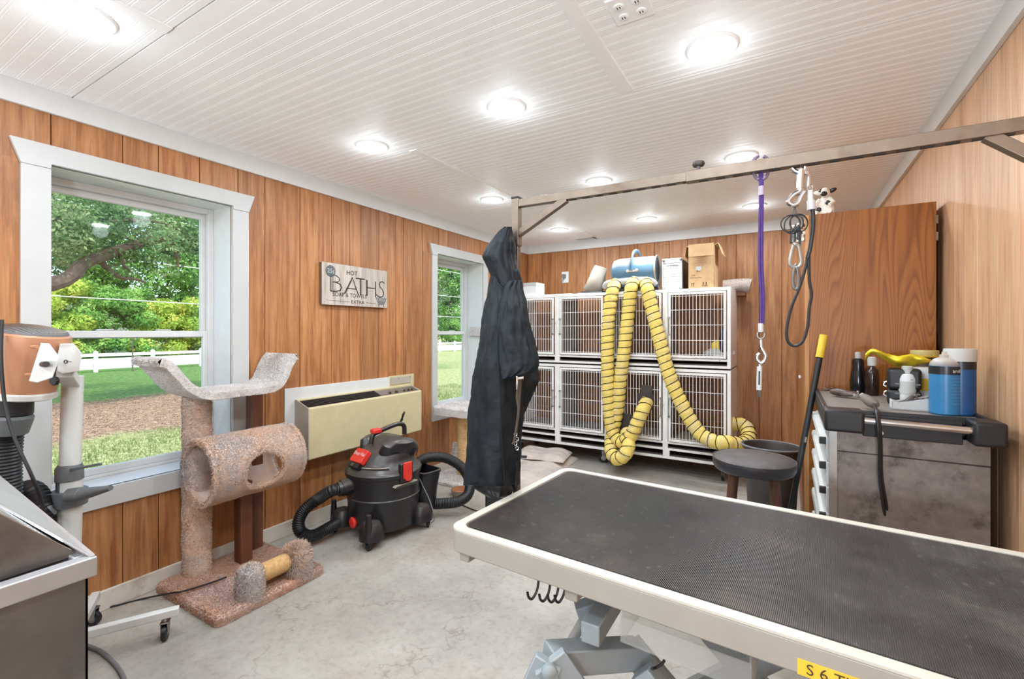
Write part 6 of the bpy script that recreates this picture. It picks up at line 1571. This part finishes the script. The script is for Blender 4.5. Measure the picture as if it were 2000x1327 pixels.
MB().tube(smooth_path([hp(1486, 662), hp(1487, 678), hp(1492, 688), hp(1495, 697), hp(1489, 709), hp(1480, 704), hp(1479, 696), hp(1484, 690)], 6), .0042, 10).build('snap_hook', 'chrome', t)
MB().cyl(hp(1484, 712), hp(1484, 718), .0055, 10).build('swivel', 'chrome', t)
MB().cyl(hp(1483.5, 716), hp(1482.5, 762), .0062, 12).build('strap_sleeve', 'trim_white', t); MB().bar(hp(1483, 725, -.006), hp(1482.6, 752, -.006), .003, .002).build('sleeve_print', 'ink', t)
MB().tube([hp(1483, 762), hp(1484, 776)], [.005, .003], 8).build('cord_end', 'dull_metal', t)
# silver snap with rings and carabiners
t = thing('snap_hook', 'large silver snap hook carrying rings and carabiners under the bar', 'snap hook', hp(1555, 400))
MB().tube(smooth_path([hp(1545, 325), hp(1550, 333), hp(1560, 338), hp(1570, 334), hp(1572, 326)], 5), .006, 10).build('bar_loop', 'chrome', t)
MB().cyl(hp(1565, 332), hp(1563, 368), .0085, 14).build('shank', 'chrome', t)
MB().tube(smooth_path([hp(1564, 362), hp(1562, 374), hp(1552, 380), hp(1543, 389), hp(1541, 396), hp(1549, 401), hp(1560, 396), hp(1565, 385), hp(1572, 374)], 6), .0062, 10).build('hook', 'chrome', t)
MB().tube(smooth_path([hp(1568, 330), hp(1574, 338), hp(1577, 336)], 4), .005, 8).build('side_lug', 'chrome', t)
def torus(c, r, w, ang, tilt=0, mat='black', name='ring', par=None, sz=1):
    R6 = Matrix.Translation(c) @ Matrix.Rotation(ang, 4, 'Z') @ Matrix.Rotation(tilt, 4, 'Y')
    return MB().tube([R6 @ Vector((r*math.cos(a), 0, r*sz*math.sin(a))) for a in [k*PI/14 for k in range(28)]], w, 8, closed=True).build(name, mat, par)
for k, (u, v, r_, an) in enumerate(((1544, 437, .020, .2), (1550, 438, .022, -.5), (1560, 436, .021, .5), (1553, 436, .019, 1.0))):
    torus(hp(u, v, .01*k-.015), r_, .0016, an, par=t, mat='black', name='wire_ring')
for k, u in enumerate((1547, 1556)): MB().bar(hp(1553, 402), hp(u, 424), .003, .003).build('split_strap', 'bin_dark', t)
for k, (u, v) in enumerate(((1546, 462), (1553, 458), (1560, 455), (1563, 466))):
    MB().bar(hp(u, v-16, .006*k-.01), hp(u-1, v+14, .006*k-.01), .006, .004).build('black_snap', 'black', t, bev=.001)
MB().tube(smooth_path([hp(1549, 484), hp(1543, 510), hp(1545, 519), hp(1556, 522), hp(1565, 514), hp(1562, 490), hp(1559, 480), hp(1552, 478)], 5, True), .0042, 8, closed=True).build('carabiner', 'zinc', t)
MB().tube(smooth_path([hp(1553, 520), hp(1549, 545), hp(1551, 562), hp(1557, 563), hp(1560, 545), hp(1557, 522)], 5, True), .0042, 8, closed=True).build('carabiner', 'dull_metal', t)
# black noose loop
t = thing('black_noose', 'black cord noose hanging in a long loop beside the silver snap hook', 'noose', hp(1560, 677))
MB().tube(smooth_path([hp(1577, 338), hp(1580, 345), hp(1580, 360), hp(1582, 370)], 4), .0035, 8).build('link', 'chrome', t)
torus(hp(1582, 366), .006, .0016, .4, par=t, mat='chrome', name='eyelet', sz=1.4)
MB().cyl(hp(1583, 372), hp(1583, 392), .006, 12).build('crimp', 'trim_white', t)
MB().cyl(hp(1584, 392), hp(1585, 410), .0088, 12).build('slider', plain('clear_slide', '#b9b6b9', .3), t)
MB().tube(smooth_path([hp(1587, 408), hp(1588, 440), hp(1583, 480), hp(1577, 505)], 8), .0058, 10, sq=.8).build('doubled_cord', 'black', t)
MB().tube(smooth_path([hp(1577, 500), hp(1574, 520), hp(1562, 560), hp(1546, 600), hp(1537, 640), hp(1538, 665), hp(1550, 676), hp(1567, 668), hp(1577, 640), hp(1581, 600), hp(1585, 575), hp(1581, 550), hp(1580, 520), hp(1580, 500)], 8), .0034, 8).build('loop', 'black', t)

# ---- spotted cow ornaments on and by the cabinet
def cow(label, p, s, rot, kind=0):
    t = thing('cow_figurine', label, 'figurine', p, 0, 'cow ornaments')
    R7 = Matrix.Translation(p) @ Matrix.Rotation(rot, 4, 'Z') @ Matrix.Scale(s, 4)
    MB().lathe([(.001, 0), (.038, .002), (.042, .03), (.036, .06), (.024, .085), (.018, .10)], (0, 0, 0), 24, R7, sy=.8).build('body', 'cow_white', t)
    hd_ = MB().lathe([(.001, -.03), (.016, -.028), (.022, -.01), (.022, .008), (.014, .024), (.001, .028)], (0, 0, 0), 20, R7 @ Matrix.Translation((.004, -.012, .118)) @ Matrix.Rotation(1.0, 4, 'X'), cap=False).build('head', 'cow_white', t)
    MB().ball((0, 0, 0), .016, 14, .8, R7 @ Matrix.Translation((.004, -.036, .108))).build('muzzle', 'cow_black', t)
    for sx in (-1, 1):
        MB().ball((0, 0, 0), .012, 10, 2.0, R7 @ Matrix.Translation((sx*.03-.0, -.005, .125)) @ Matrix.Rotation(sx*1.3, 4, 'Y')).build('ear', 'cow_white' if sx < 0 else 'cow_black', t)
        MB().tube([R7 @ Vector((sx*.022, -.01, .085)), R7 @ Vector((sx*.042, -.024, .06)), R7 @ Vector((sx*.03, -.038, .045))], [.011*s, .010*s, .009*s], 10).build('arm', 'cow_white', t)
        MB().tube([R7 @ Vector((sx*.022, -.01, .012)), R7 @ Vector((sx*.032, -.05, .012))], [.014*s, .012*s], 10).build('leg', 'cow_white', t)
    for c in ((.02, -.031, .06, .012), (-.02, -.034, .03, .013), (-.014, -.028, .13, .009)):
        MB().ball((0, 0, 0), c[3], 10, .6, R7 @ Matrix.Translation(c[:3]) @ Matrix.Rotation(PI/2, 4, 'X')).build('spot', 'cow_black', t)
    return t
M['cow_white'] = plain('cow_white', '#efe6da', .35, var=.03); M['cow_black'] = flat('cow_black', '#2a2422', .35)
pc_ = at(1612, 416, Y=2.97); pc_.z = cz
cow('white and black spotted cow figurine sitting on top of the cabinet', pc_, 1.0, -.35)
q = at(1565, 478, Y=2.89); cow('spotted cow ornament behind the rings, on the cabinet front edge', Vector((.048, 2.935, q.z+.02)), .7, -.2)
